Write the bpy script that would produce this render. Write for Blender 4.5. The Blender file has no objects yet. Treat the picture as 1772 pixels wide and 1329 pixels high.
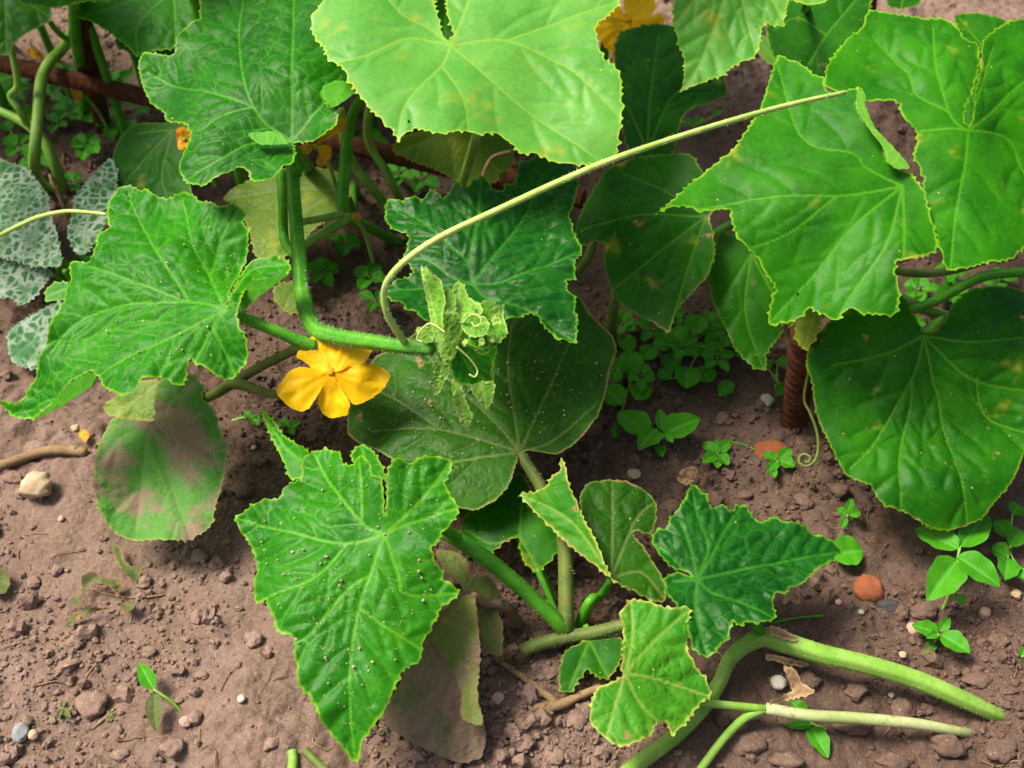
import bpy, bmesh, math, random
import numpy as np
from mathutils import Vector, Matrix
from mathutils.geometry import delaunay_2d_cdt

# ------------------------------------------------------------------ camera, sky, sun, exposure
scene = bpy.context.scene
COL = scene.collection
FW, FH = 1772.0, 1329.0                      # the photograph's own pixel grid, used as a ruler
PITCH = math.radians(46)
DIST = 0.70
HFOV = math.radians(48)
FPX = FW / 2 / math.tan(HFOV / 2)
CAM = np.array([0.0, -DIST * math.cos(PITCH), DIST * math.sin(PITCH)])
cam_d = bpy.data.cameras.new('camera')
cam_d.sensor_width = 36
cam_d.angle = HFOV
cam_d.clip_start = 0.01
cam_d.clip_end = 500
cam_d.dof.use_dof = True
cam_d.dof.focus_distance = 0.565
cam_d.dof.aperture_fstop = 13
cam = bpy.data.objects.new('camera', cam_d)
cam.location = CAM
cam.rotation_euler = (math.pi / 2 - PITCH, 0, 0)
COL.objects.link(cam)
scene.camera = cam

SUN_EL, SUN_AZ = math.radians(60), math.radians(-80)     # azimuth from +y (away), negative = from the left
world = bpy.data.worlds.new('World')
scene.world = world
world.use_nodes = True
wn = world.node_tree
wn.nodes.clear()
wo = wn.nodes.new('ShaderNodeOutputWorld')
wb = wn.nodes.new('ShaderNodeBackground')
ws = wn.nodes.new('ShaderNodeTexSky')
ws.sky_type = 'NISHITA'
ws.sun_disc = False
ws.sun_elevation = SUN_EL
ws.sun_rotation = SUN_AZ
ws.air_density = 1.0
ws.dust_density = 8.0
ws.ozone_density = 0.3
wb.inputs[1].default_value = 0.05
wn.links.new(ws.outputs[0], wb.inputs[0])
wn.links.new(wb.outputs[0], wo.inputs[0])
sun_d = bpy.data.lights.new('sun', 'SUN')
sun_d.energy = 2.0
sun_d.angle = math.radians(20)
sun_d.color = (1.0, 0.92, 0.76)
sun = bpy.data.objects.new('sun', sun_d)
sun_dir = Vector((math.sin(SUN_AZ) * math.cos(SUN_EL), math.cos(SUN_AZ) * math.cos(SUN_EL), math.sin(SUN_EL)))
sun.rotation_euler = sun_dir.to_track_quat('Z', 'Y').to_euler()
sun.location = sun_dir * 5
COL.objects.link(sun)
scene.view_settings.view_transform = 'Standard'
scene.view_settings.look = 'None'
scene.view_settings.gamma = 1
scene.view_settings.exposure = 1.58
scene.cycles.use_denoising = True
scene.cycles.max_bounces = 5
scene.cycles.transparent_max_bounces = 8

rng = np.random.default_rng(7)
random.seed(7)

# ------------------------------------------------------------------ geometry helpers
CR, SR = math.cos(PITCH), math.sin(PITCH)
V_FWD = np.array([0, CR, -SR])
V_UP = np.array([0, SR, CR])
V_RT = np.array([1.0, 0, 0])


def rays(px):
    px = np.atleast_2d(np.asarray(px, float))
    x = (px[:, 0] - FW / 2) / FPX
    y = (FH / 2 - px[:, 1]) / FPX
    d = V_FWD[None] + x[:, None] * V_RT[None] + y[:, None] * V_UP[None]
    return d / np.linalg.norm(d, axis=1)[:, None]


def at(x, y, z):
    """world point seen at photo position x, y that stands z metres above the datum of the ground"""
    d = rays([(x, y)])[0]
    return CAM + d * ((z - CAM[2]) / d[2])


def mm_px(p):
    """metres per photo pixel at a world point"""
    return float(np.dot(np.asarray(p) - CAM, V_FWD)) / FPX


def hash2(i, j, s):
    v = np.sin(i * 127.1 + j * 311.7 + s * 74.7) * 43758.5453
    return v - np.floor(v)


def vnoise(x, y, s=0.0):
    i, j = np.floor(x), np.floor(y)
    fx, fy = x - i, y - j
    fx = fx * fx * (3 - 2 * fx)
    fy = fy * fy * (3 - 2 * fy)
    a, b = hash2(i, j, s), hash2(i + 1, j, s)
    c, d = hash2(i, j + 1, s), hash2(i + 1, j + 1, s)
    return ((a + (b - a) * fx) * (1 - fy) + (c + (d - c) * fx) * fy) * 2 - 1


def fbm(x, y, s=0.0, octv=4, gain=0.5):
    o, a, t = 0, 1.0, 0
    for k in range(octv):
        o = o + a * vnoise(x * 2 ** k + 11.3 * k, y * 2 ** k - 7.9 * k, s + k)
        t += a
        a *= gain
    return o / t


def inside(pts, poly):
    x, y = pts[:, 0], pts[:, 1]
    r = np.zeros(len(pts), bool)
    n = len(poly)
    for i in range(n):
        x0, y0 = poly[i]
        x1, y1 = poly[(i + 1) % n]
        if y0 == y1:
            continue
        c = (y0 > y) != (y1 > y)
        r ^= c & (x < (x1 - x0) * (y - y0) / (y1 - y0) + x0)
    return r


def segdist(pts, a, b):
    ab = b - a
    L = (ab * ab).sum(1) + 1e-14
    best = np.full(len(pts), 1e9)
    arg = np.zeros(len(pts), int)
    par = np.zeros(len(pts))
    for k in range(len(a)):
        t = np.clip(((pts - a[k]) @ ab[k]) / L[k], 0, 1)
        q = pts - a[k] - t[:, None] * ab[k]
        d = (q * q).sum(1)
        m = d < best
        best[m] = d[m]
        arg[m] = k
        par[m] = t[m]
    return np.sqrt(best), arg, par


def catmull(P, n=8):
    P = np.asarray(P, float)
    if len(P) < 3:
        t = np.linspace(0, 1, n * 2)[:, None]
        return P[0] * (1 - t) + P[-1] * t
    Q = np.vstack([2 * P[0] - P[1], P, 2 * P[-1] - P[-2]])
    o = []
    for i in range(1, len(Q) - 2):
        for k in range(n):
            t = k / n
            o.append(0.5 * (2 * Q[i] + (Q[i + 1] - Q[i - 1]) * t + (2 * Q[i - 1] - 5 * Q[i] + 4 * Q[i + 1] - Q[i + 2]) * t * t
                            + (3 * Q[i] - Q[i - 1] - 3 * Q[i + 1] + Q[i + 2]) * t ** 3))
    o.append(Q[-2])
    return np.array(o)


# ------------------------------------------------------------------ object helpers
def root_loc(p):
    while p.parent:
        p = p.parent
    return np.array(p.location)


def make(name, V, F, mat, parent=None, attrs=None, smooth=True, kind=None, label=None):
    V = np.asarray(V, float)
    me = bpy.data.meshes.new(name)
    if parent is not None:
        org = root_loc(parent)
    else:
        org = np.array([V[:, 0].mean(), V[:, 1].mean(), V[:, 2].min()])
    me.from_pydata((V - org).tolist(), [], F if isinstance(F, list) else F.tolist())
    if attrs:
        for k, a in attrs.items():
            a = np.asarray(a, np.float32)
            if a.ndim == 1:
                me.attributes.new(k, 'FLOAT', 'POINT').data.foreach_set('value', a)
            else:
                me.attributes.new(k, 'FLOAT_VECTOR', 'POINT').data.foreach_set('vector', a.ravel())
    if smooth:
        me.polygons.foreach_set('use_smooth', [True] * len(me.polygons))
    me.materials.append(mat)
    me.update()
    o = bpy.data.objects.new(name, me)
    COL.objects.link(o)
    if parent is not None:
        o.parent = parent
        if parent.parent is not None or parent.type == 'MESH':
            o.location = (0, 0, 0)
    else:
        o.location = org
    if kind:
        o['kind'] = kind
    if label:
        o['label'] = label
    return o


def tag(o, label, cat, group=None):
    o['label'] = label
    o['category'] = cat
    if group:
        o['group'] = group
    return o


def thing(name, label, cat, loc, group=None):
    o = bpy.data.objects.new(name, None)
    o.empty_display_size = 0.02
    o.location = loc
    COL.objects.link(o)
    return tag(o, label, cat, group)


# ------------------------------------------------------------------ materials
def new_mat(name):
    m = bpy.data.materials.new(name)
    m.use_nodes = True
    nt = m.node_tree
    nt.nodes.clear()
    return m, nt


class N:
    """tiny node writer"""
    def __init__(s, nt):
        s.nt = nt

    def add(s, t, **kw):
        n = s.nt.nodes.new(t)
        for k, v in kw.items():
            setattr(n, k, v)
        return n

    def put(s, inp, v):
        if v is None:
            return
        if isinstance(v, bpy.types.NodeSocket):
            s.nt.links.new(v, inp)
        elif isinstance(v, (tuple, list)):
            inp.default_value = tuple(v) + ((1.0,) if len(v) == 3 and inp.type == 'RGBA' else ())
        else:
            inp.default_value = v

    def math(s, op, a, b=None, c=None, clamp=False):
        n = s.add('ShaderNodeMath', operation=op, use_clamp=clamp)
        s.put(n.inputs[0], a)
        s.put(n.inputs[1], b)
        s.put(n.inputs[2], c)
        return n.outputs[0]

    def mix(s, f, a, b, blend='MIX'):
        n = s.add('ShaderNodeMix', data_type='RGBA', blend_type=blend)
        s.put(n.inputs[0], f)
        s.put(n.inputs[6], a)
        s.put(n.inputs[7], b)
        return n.outputs[2]

    def ramp(s, v, lo, hi, a=0.0, b=1.0):
        n = s.add('ShaderNodeMapRange', interpolation_type='SMOOTHSTEP')
        s.put(n.inputs[0], v)
        n.inputs[1].default_value = lo
        n.inputs[2].default_value = hi
        n.inputs[3].default_value = a
        n.inputs[4].default_value = b
        return n.outputs[0]

    def noise(s, vec, scale, detail=3, rough=0.55, dist=0.0):
        n = s.add('ShaderNodeTexNoise')
        s.put(n.inputs['Vector'], vec)
        n.inputs['Scale'].default_value = scale
        n.inputs['Detail'].default_value = detail
        n.inputs['Roughness'].default_value = rough
        n.inputs['Distortion'].default_value = dist
        return n.outputs

    def vor(s, vec, scale, feature='F1', rnd=1.0):
        n = s.add('ShaderNodeTexVoronoi', feature=feature)
        s.put(n.inputs['Vector'], vec)
        n.inputs['Scale'].default_value = scale
        n.inputs['Randomness'].default_value = rnd
        return n.outputs

    def attr(s, name, out='Fac'):
        n = s.add('ShaderNodeAttribute', attribute_name=name)
        return n.outputs[out]

    def bump(s, h, strength, dist, nrm=None):
        n = s.add('ShaderNodeBump')
        n.inputs['Strength'].default_value = strength
        n.inputs['Distance'].default_value = dist
        s.put(n.inputs['Height'], h)
        if nrm is not None:
            s.put(n.inputs['Normal'], nrm)
        return n.outputs[0]

    def principled(s, col, rough, nrm=None, spec=0.4, **kw):
        n = s.add('ShaderNodeBsdfPrincipled')
        s.put(n.inputs['Base Color'], col)
        s.put(n.inputs['Roughness'], rough)
        n.inputs['Specular IOR Level'].default_value = spec
        if nrm is not None:
            s.put(n.inputs['Normal'], nrm)
        for k, v in kw.items():
            s.put(n.inputs[k], v)
        return n.outputs[0]

    def out(s, sh):
        o = s.add('ShaderNodeOutputMaterial')
        s.nt.links.new(sh, o.inputs[0])


MATS = {}


def leaf_mat(name, c1, c2, vein, edge, under=None, net=0.5, netscale=210, speck=0.0, dust=0.0, dustcol=(0.22, 0.15, 0.115),
             yellow=0.0, brown=0.0, mottle=0.0, rough=0.46, spec=0.15, transl=0.2, relief=1.0, edgew=1.0, veinf=0.6):
    m, nt = new_mat(name)
    g = N(nt)
    uv = g.attr('luv', 'Vector')
    ve = g.attr('vein')
    ed = g.attr('edge')
    wn_ = g.noise(uv, 90, 2)[1]
    wv = g.add('ShaderNodeVectorMath', operation='MULTIPLY_ADD')
    g.put(wv.inputs[0], wn_)
    wv.inputs[1].default_value = (0.004, 0.004, 0)
    g.put(wv.inputs[2], uv)
    wuv = wv.outputs[0]
    big = g.noise(uv, 28, 4, 0.6)[0]
    col = g.mix(g.ramp(big, 0.3, 0.7), c1, c2)
    fine = g.noise(uv, 420, 3, 0.7)[0]
    col = g.mix(g.ramp(fine, 0.40, 0.80, 0.0, 0.22), col, tuple(min(1, a * 1.6 + 0.001) for a in c2))
    # net of small veins
    e1 = g.vor(wuv, netscale, 'DISTANCE_TO_EDGE', 0.95)[0]
    e2 = g.vor(wuv, netscale * 2.7, 'DISTANCE_TO_EDGE', 1.0)[0]
    l1 = g.ramp(e1, 0.012, 0.060, 1.0, 0.0)
    l2 = g.ramp(e2, 0.01, 0.09, 1.0, 0.0)
    lines = g.math('MAXIMUM', l1, g.math('MULTIPLY', l2, 0.35))
    fade = g.ramp(g.noise(uv, 34, 3, 0.6)[0], 0.32, 0.66, 0.25, 1.0)
    col = g.mix(g.math('MULTIPLY', g.math('MULTIPLY', lines, fade), net), col, vein)
    col = g.mix(g.math('MULTIPLY', g.ramp(ve, 0.15, 0.85), veinf), col, vein)
    en = g.math('MULTIPLY', ed, g.math('MULTIPLY_ADD', g.noise(uv, 70, 2)[0], 1.6, 0.1))
    col = g.mix(g.ramp(en, 0.12, 0.85, 0, 0.95 * edgew), col, edge)
    if yellow:
        y = g.ramp(g.math('ADD', g.noise(uv, 38, 3, 0.6)[0], g.math('MULTIPLY', ed, 0.12)), 0.62 - 0.14 * yellow, 0.8 - 0.1 * yellow)
        col = g.mix(g.math('MULTIPLY', y, 0.8), col, (0.32, 0.36, 0.03))
    if mottle:
        mo = g.ramp(g.math('ADD', g.vor(wuv, 190, 'DISTANCE_TO_EDGE', 1.0)[0], g.math('MULTIPLY_ADD', g.noise(uv, 160, 3)[0], 0.5, -0.25)), 0.02, 0.24, 1.0, 0.0)
        mo = g.math('MULTIPLY', mo, g.ramp(g.noise(uv, 45, 3)[0], 0.30, 0.62))
        col = g.mix(g.math('MULTIPLY', mo, mottle), col, (0.60, 0.70, 0.60))
    if brown:
        b = g.ramp(g.noise(uv, 75, 4, 0.65)[0], 0.66 - 0.1 * brown, 0.72 - 0.08 * brown)
        b2 = g.math('MULTIPLY', g.ramp(ed, 0.35, 0.8), g.ramp(g.noise(uv, 60, 3)[0], 0.56 - 0.1 * brown, 0.66 - 0.1 * brown))
        col = g.mix(g.math('MULTIPLY', g.math('MAXIMUM', b, b2), 0.85), col, (0.33, 0.19, 0.085))
    rr = rough
    if dust:
        dn = g.math('ADD', g.noise(uv, 30, 5, 0.65)[0], g.math('MULTIPLY', g.noise(uv, 900, 2)[0], 0.18))
        d = g.ramp(dn, 0.78 - 0.28 * dust, 0.86 - 0.2 * dust)
        col = g.mix(g.math('MULTIPLY', d, 0.92), col, g.mix(g.noise(uv, 700, 3)[0], dustcol, tuple(a * 0.62 for a in dustcol)))
        rr = g.math('MULTIPLY_ADD', d, 0.45, rough)
    if speck:
        vo = g.vor(uv, 260, 'F1', 1.0)
        sepn = g.add('ShaderNodeSeparateColor')
        nt.links.new(vo[1], sepn.inputs[0])
        keep = g.math('GREATER_THAN', sepn.outputs[0], 1 - 0.30 * speck)
        sz = g.math('MULTIPLY_ADD', sepn.outputs[1], 0.11, 0.035)
        dot = g.math('MULTIPLY', g.math('LESS_THAN', vo[0], sz), keep)
        scol = g.mix(sepn.outputs[2], (0.40, 0.44, 0.16), (0.14, 0.08, 0.05))
        col = g.mix(g.math('MULTIPLY', dot, 0.85), col, scol)
    # two sides
    geo = g.add('ShaderNodeNewGeometry')
    if under is None:
        under = tuple(0.5 * a + 0.5 * b for a, b in zip(c2, vein))
    ucol = g.mix(g.math('MULTIPLY', g.math('MAXIMUM', lines, ve), 0.5), under, tuple(min(1, a * 1.5) for a in under))
    col2 = g.mix(geo.outputs['Backfacing'], col, ucol)
    # relief
    h = g.math('MULTIPLY', g.ramp(e1, 0.0, 0.34, 0.0, 0.62), fade)
    h = g.math('ADD', h, g.math('MULTIPLY', fine, 0.10))
    nrm = g.bump(h, 0.7, 0.0013 * relief)
    p = g.principled(col2, rr, nrm, spec)
    t = g.add('ShaderNodeBsdfTranslucent')
    tc = g.mix(1.0, col2, (1.5, 1.2, 0.3), 'MULTIPLY')
    g.put(t.inputs[0], tc)
    g.put(t.inputs['Normal'], nrm)
    mx = g.add('ShaderNodeMixShader')
    mx.inputs[0].default_value = transl
    nt.links.new(p, mx.inputs[1])
    nt.links.new(t.outputs[0], mx.inputs[2])
    g.out(mx.outputs[0])
    MATS[name] = m
    return m


def simple_mat(name, c1, c2, scale=120, rough=0.55, spec=0.35, bump=0.3, bdist=0.0006, sss=0.0, transl=0.0, spots=None, streak=None):
    m, nt = new_mat(name)
    g = N(nt)
    tc = g.add('ShaderNodeTexCoord')
    v = tc.outputs['Object']
    n1 = g.noise(v, scale, 5, 0.62)[0]
    col = g.mix(g.ramp(n1, 0.3, 0.7), c1, c2)
    n2 = g.noise(v, scale * 6, 4, 0.7)[0]
    col = g.mix(g.ramp(n2, 0.4, 0.8, 0, 0.35), col, tuple(a * 0.5 for a in c1))
    if spots:
        s_ = g.ramp(g.noise(v, scale * 1.7, 4, 0.7)[0], spots[1], spots[1] + 0.08)
        col = g.mix(s_, col, spots[0])
    nrm = g.bump(g.math('ADD', n1, g.math('MULTIPLY', n2, 0.4)), bump, bdist)
    kw = {}
    if sss:
        kw = {'Subsurface Weight': sss, 'Subsurface Radius': (0.6, 1.0, 0.3), 'Subsurface Scale': 0.002}
    p = g.principled(col, rough, nrm, spec, **kw)
    if transl:
        t = g.add('ShaderNodeBsdfTranslucent')
        g.put(t.inputs[0], col)
        mx = g.add('ShaderNodeMixShader')
        mx.inputs[0].default_value = transl
        nt.links.new(p, mx.inputs[1])
        nt.links.new(t.outputs[0], mx.inputs[2])
        p = mx.outputs[0]
    g.out(p)
    MATS[name] = m
    return m


YG = (0.26, 0.54, 0.02)
leaf_mat('leaf_fresh', (0.007, 0.115, 0.002), (0.024, 0.200, 0.003), (0.11, 0.40, 0.02), YG, net=0.36, netscale=130, speck=0.35, relief=0.5, under=(0.07, 0.30, 0.015), edgew=0.65, veinf=0.5)
leaf_mat('leaf_deep', (0.004, 0.080, 0.002), (0.015, 0.150, 0.003), (0.09, 0.36, 0.02), YG, net=0.34, netscale=120, speck=0.3, relief=0.5, under=(0.07, 0.30, 0.015), edgew=0.65, veinf=0.5)
leaf_mat('leaf_spring', (0.008, 0.120, 0.003), (0.026, 0.200, 0.005), (0.14, 0.43, 0.02), YG, net=0.22, netscale=150, speck=0.7, relief=0.5, rough=0.44, spec=0.17, edgew=0.6, veinf=0.5)
leaf_mat('leaf_pale', (0.060, 0.270, 0.024), (0.110, 0.345, 0.045), (0.23, 0.44, 0.04), (0.36, 0.54, 0.03), net=0.12, netscale=120, speck=0.5, yellow=0.3, relief=0.2, spec=0.26, rough=0.46, edgew=0.8)
leaf_mat('leaf_broad', (0.007, 0.100, 0.001), (0.030, 0.205, 0.002), (0.09, 0.34, 0.012), YG, net=0.13, netscale=120, speck=0.9, yellow=0.05, relief=0.2, under=(0.14, 0.38, 0.04), edgew=0.7)
leaf_mat('leaf_mature_shaded', (0.005, 0.078, 0.001), (0.020, 0.145, 0.002), (0.09, 0.28, 0.014), (0.24, 0.36, 0.02), net=0.12, netscale=120, speck=0.9, yellow=0.05, brown=0.1, relief=0.2, edgew=0.5)  # darker green of older leaves, with some canopy shade painted into the colour
leaf_mat('leaf_dark', (0.002, 0.055, 0.004), (0.008, 0.100, 0.006), (0.06, 0.28, 0.022), (0.19, 0.48, 0.02), net=0.26, netscale=140, speck=0.25, relief=0.6, rough=0.42, spec=0.18, edgew=0.6, veinf=0.45)
leaf_mat('leaf_old', (0.010, 0.070, 0.002), (0.026, 0.120, 0.004), (0.17, 0.23, 0.06), (0.20, 0.25, 0.05), net=0.16, speck=1.0, brown=0.25, relief=0.5)
leaf_mat('leaf_dusty', (0.045, 0.200, 0.025), (0.090, 0.270, 0.045), (0.14, 0.27, 0.07), (0.26, 0.33, 0.05), net=0.15, speck=0.6, dust=0.82, dustcol=(0.36, 0.25, 0.20), relief=0.6, rough=0.6)
leaf_mat('leaf_withered', (0.110, 0.160, 0.034), (0.170, 0.210, 0.055), (0.19, 0.17, 0.07), (0.20, 0.14, 0.07), net=0.25, speck=0.3, dust=0.45, brown=0.4, relief=1.0, rough=0.7)
leaf_mat('leaf_soiled', (0.020, 0.105, 0.022), (0.035, 0.135, 0.030), (0.10, 0.16, 0.06), (0.20, 0.14, 0.08), net=0.1, speck=0.1, dust=1.42, dustcol=(0.28, 0.20, 0.145), relief=1.0, rough=0.75)
leaf_mat('leaf_scorched', (0.020, 0.170, 0.006), (0.055, 0.245, 0.010), (0.24, 0.36, 0.06), (0.40, 0.45, 0.08), net=0.2, speck=0.9, brown=0.4, yellow=0.1, relief=0.7)
leaf_mat('leaf_yellowing', (0.075, 0.170, 0.016), (0.130, 0.215, 0.022), (0.22, 0.28, 0.05), (0.25, 0.25, 0.04), net=0.15, yellow=0.5, brown=0.3, relief=0.5)
leaf_mat('leaf_mottled', (0.025, 0.150, 0.040), (0.055, 0.205, 0.065), (0.20, 0.32, 0.17), (0.20, 0.32, 0.18), net=0.1, mottle=0.72, relief=0.6, rough=0.6)
leaf_mat('leaf_bud', (0.080, 0.290, 0.016), (0.180, 0.420, 0.036), (0.36, 0.56, 0.12), (0.36, 0.55, 0.12), net=0.35, netscale=330, relief=0.9, rough=0.6, under=(0.28, 0.46, 0.15))
leaf_mat('weed_leaf', (0.038, 0.225, 0.006), (0.064, 0.290, 0.009), (0.11, 0.38, 0.06), (0.08, 0.32, 0.05), net=0.05, relief=0.25, edgew=0.4, rough=0.5)
leaf_mat('weed_leaf_wilted', (0.075, 0.115, 0.035), (0.12, 0.16, 0.05), (0.16, 0.17, 0.06), (0.15, 0.12, 0.05), net=0.1, brown=0.3, dust=0.3, relief=0.5, rough=0.65)
leaf_mat('petal_yellow', (0.86, 0.50, 0.003), (0.90, 0.57, 0.004), (0.78, 0.36, 0.003), (0.90, 0.56, 0.01), net=0.04, relief=0.25, rough=0.55, spec=0.2, transl=0.32, veinf=0.35, under=(0.72, 0.40, 0.01))
leaf_mat('petal_orange', (0.62, 0.26, 0.012), (0.75, 0.36, 0.02), (0.45, 0.17, 0.01), (0.5, 0.22, 0.02), net=0.1, relief=0.7, rough=0.6, spec=0.2, brown=0.2, under=(0.6, 0.3, 0.02))
leaf_mat('dry_leaf', (0.30, 0.185, 0.10), (0.42, 0.28, 0.16), (0.22, 0.13, 0.07), (0.5, 0.36, 0.2), net=0.3, relief=1.4, rough=0.75, spec=0.15, dust=0.3, under=(0.36, 0.24, 0.14))

simple_mat('stem_green', (0.040, 0.24, 0.006), (0.095, 0.34, 0.012), 90, 0.5, 0.35, 0.3, 0.0008, sss=0.15)
simple_mat('stem_light', (0.17, 0.36, 0.04), (0.28, 0.46, 0.09), 70, 0.5, 0.35, 0.3, 0.0008, sss=0.2)
simple_mat('stem_whitish', (0.30, 0.38, 0.13), (0.46, 0.50, 0.26), 60, 0.55, 0.3, 0.4, 0.0008, sss=0.1, spots=((0.26, 0.27, 0.08), 0.58))
simple_mat('stem_olive', (0.09, 0.14, 0.025), (0.15, 0.20, 0.04), 80, 0.6, 0.3, 0.4, 0.0008, spots=((0.20, 0.14, 0.07), 0.60))
simple_mat('stem_dry', (0.21, 0.14, 0.075), (0.32, 0.22, 0.12), 90, 0.8, 0.15, 0.6, 0.001, spots=((0.10, 0.065, 0.04), 0.57))
simple_mat('tendril_pale', (0.34, 0.52, 0.10), (0.50, 0.66, 0.20), 60, 0.5, 0.3, 0.2, 0.0004, sss=0.2)
simple_mat('hair', (0.55, 0.62, 0.45), (0.7, 0.75, 0.6), 200, 0.5, 0.3, 0.0, 0.0001, transl=0.4)
simple_mat('rust', (0.075, 0.026, 0.015), (0.135, 0.050, 0.028), 160, 0.9, 0.1, 0.8, 0.0012, spots=((0.04, 0.018, 0.012), 0.56))
simple_mat('pebble_tan', (0.36, 0.25, 0.15), (0.55, 0.44, 0.32), 60, 0.7, 0.2, 0.5, 0.001, spots=((0.30, 0.16, 0.06), 0.56))
simple_mat('pebble_grey', (0.20, 0.21, 0.22), (0.30, 0.31, 0.32), 130, 0.7, 0.2, 0.4, 0.0006)
simple_mat('pebble_white', (0.40, 0.37, 0.31), (0.52, 0.49, 0.42), 90, 0.6, 0.25, 0.4, 0.0006)
simple_mat('brick_red', (0.22, 0.070, 0.032), (0.31, 0.105, 0.050), 120, 0.85, 0.15, 0.6, 0.001, spots=((0.22, 0.10, 0.06), 0.62))
simple_mat('stone_dark', (0.045, 0.040, 0.040), (0.075, 0.068, 0.066), 150, 0.75, 0.2, 0.6, 0.001)
simple_mat('stone_pink', (0.40, 0.23, 0.19), (0.52, 0.34, 0.30), 150, 0.75, 0.2, 0.5, 0.0008)


def soil_mat(name, mul=1.0, bd=0.0030):
    m, nt = new_mat(name)
    g = N(nt)
    geo = g.add('ShaderNodeNewGeometry')
    v = geo.outputs['Position']
    a = g.noise(v, 9, 4, 0.6)[0]
    b = g.noise(v, 60, 5, 0.65)[0]
    c = g.noise(v, 420, 5, 0.7)[0]
    k = lambda t: tuple(x * mul for x in t)
    col = g.mix(g.ramp(a, 0.35, 0.65), k((0.168, 0.115, 0.090)), k((0.235, 0.166, 0.138)))
    col = g.mix(g.ramp(b, 0.35, 0.72, 0, 0.7), col, k((0.155, 0.095, 0.070)))
    col = g.mix(g.ramp(c, 0.45, 0.75, 0, 0.6), col, k((0.355, 0.245, 0.20)))
    pit = g.ramp(g.noise(v, 240, 4, 0.7)[0], 0.28, 0.46, 0.55, 0.0)
    col = g.mix(pit, col, k((0.085, 0.052, 0.040)))
    # earth darker across the planted band, paler at near left and far side
    sx = g.add('ShaderNodeSeparateXYZ')
    g.put(sx.inputs[0], v)
    dd = g.math('ADD', g.math('MULTIPLY', sx.outputs[0], 0.61), g.math('MULTIPLY', sx.outputs[1], 0.79))
    dd = g.math('ADD', dd, g.math('MULTIPLY_ADD', g.noise(v, 14, 4, 0.65)[0], 0.16, -0.08))
    dark_band = g.math('MULTIPLY', g.ramp(dd, -0.21, -0.10), g.ramp(sx.outputs[1], 0.27, 0.36, 1.0, 0.0))
    col = g.mix(g.math('MULTIPLY', dark_band, 0.82), col, g.mix(1.0, col, (0.46, 0.42, 0.40), 'MULTIPLY'))
    vo = g.vor(v, 520, 'F1', 1.0)
    sep = g.add('ShaderNodeSeparateColor')
    nt.links.new(vo[1], sep.inputs[0])
    dot = g.math('MULTIPLY', g.math('LESS_THAN', vo[0], 0.22), g.math('GREATER_THAN', sep.outputs[0], 0.93))
    col = g.mix(g.math('MULTIPLY', dot, 0.7), col, g.mix(sep.outputs[1], (0.5, 0.38, 0.32), (0.10, 0.05, 0.035)))
    c2_ = g.noise(v, 1150, 3, 0.7)[0]
    col = g.mix(g.ramp(c2_, 0.5, 0.8, 0, 0.45), col, k((0.33, 0.24, 0.20)))
    col = g.mix(g.ramp(c2_, 0.22, 0.42, 0.45, 0), col, k((0.07, 0.045, 0.035)))
    h = g.math('ADD', g.math('MULTIPLY', b, 1.2), g.math('ADD', g.math('MULTIPLY', c, 0.5), g.math('MULTIPLY', c2_, 0.22)))
    h = g.math('ADD', h, g.math('MULTIPLY', g.vor(v, 260, 'F1', 1.0)[0], -0.35))
    nrm = g.bump(h, 0.85, bd)
    g.out(g.principled(col, 0.93, nrm, 0.12))
    MATS[name] = m


soil_mat('soil')
soil_mat('soil_crumb', 1.12, 0.0007)

# ------------------------------------------------------------------ ground
def gz(x, y):
    """height of the soil surface"""
    x, y = np.asarray(x, float), np.asarray(y, float)
    out_ = np.maximum(np.maximum(np.abs(x) - 0.46, 0), np.maximum(np.maximum(y - 0.56, -0.26 - y), 0))
    near = np.exp(-(out_ / 0.05) ** 2)
    z = 0.010 * fbm(x * 5, y * 5, 3, 3)
    z = z + near * 0.0075 * fbm(x * 24, y * 24, 5, 4, 0.6)
    rough_ = np.clip(fbm(x * 7 + 5, y * 7, 9, 2) * 1.6 + 0.55, 0.15, 1.2)
    cl = np.abs(fbm(x * 62, y * 62, 13, 3, 0.55))
    z = z + near * rough_ * (0.0068 * cl + 0.0040 * np.abs(fbm(x * 170, y * 170, 17, 2)))
    far = np.clip((np.hypot(x, y) - 1.2) / 2, 0, 1)
    return z * (1 - 0.5 * far) - 0.004


def axis(lo, hi, step, far):
    a = list(np.arange(lo, hi + 1e-9, step))
    s = step
    x = hi
    while x < far:
        s *= 1.28
        x += s
        a.append(x)
    s = step
    x = lo
    b = []
    while x > -far:
        s *= 1.28
        x -= s
        b.append(x)
    return np.array(b[::-1] + a)


gx = axis(-0.46, 0.46, 0.0017, 60)
gy = axis(-0.26, 0.56, 0.0017, 60)
GX, GY = np.meshgrid(gx, gy)
GZ = gz(GX, GY)
nx_, ny_ = len(gx), len(gy)
idx = np.arange(nx_ * ny_).reshape(ny_, nx_)
gf = np.stack([idx[:-1, :-1], idx[:-1, 1:], idx[1:, 1:], idx[1:, :-1]], -1).reshape(-1, 4)
ground = make('ground', np.stack([GX.ravel(), GY.ravel(), GZ.ravel()], 1), gf, MATS['soil'], kind='structure')


def gpt(x, y, dz=0.0):
    """point on the soil seen at photo position"""
    z = 0.0
    for _ in range(6):
        p = at(x, y, z)
        z = float(gz(p[0], p[1])) + dz
    return at(x, y, z)


# ------------------------------------------------------------------ leaf builder
def resample(P, step):
    P = np.vstack([P, P[:1]])
    d = np.linalg.norm(np.diff(P, axis=0), axis=1)
    s = np.concatenate([[0], np.cumsum(d)])
    n = max(12, int(s[-1] / step))
    t = np.linspace(0, s[-1], n, endpoint=False)
    return np.stack([np.interp(t, s, P[:, 0]), np.interp(t, s, P[:, 1])], 1), s[-1]


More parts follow.
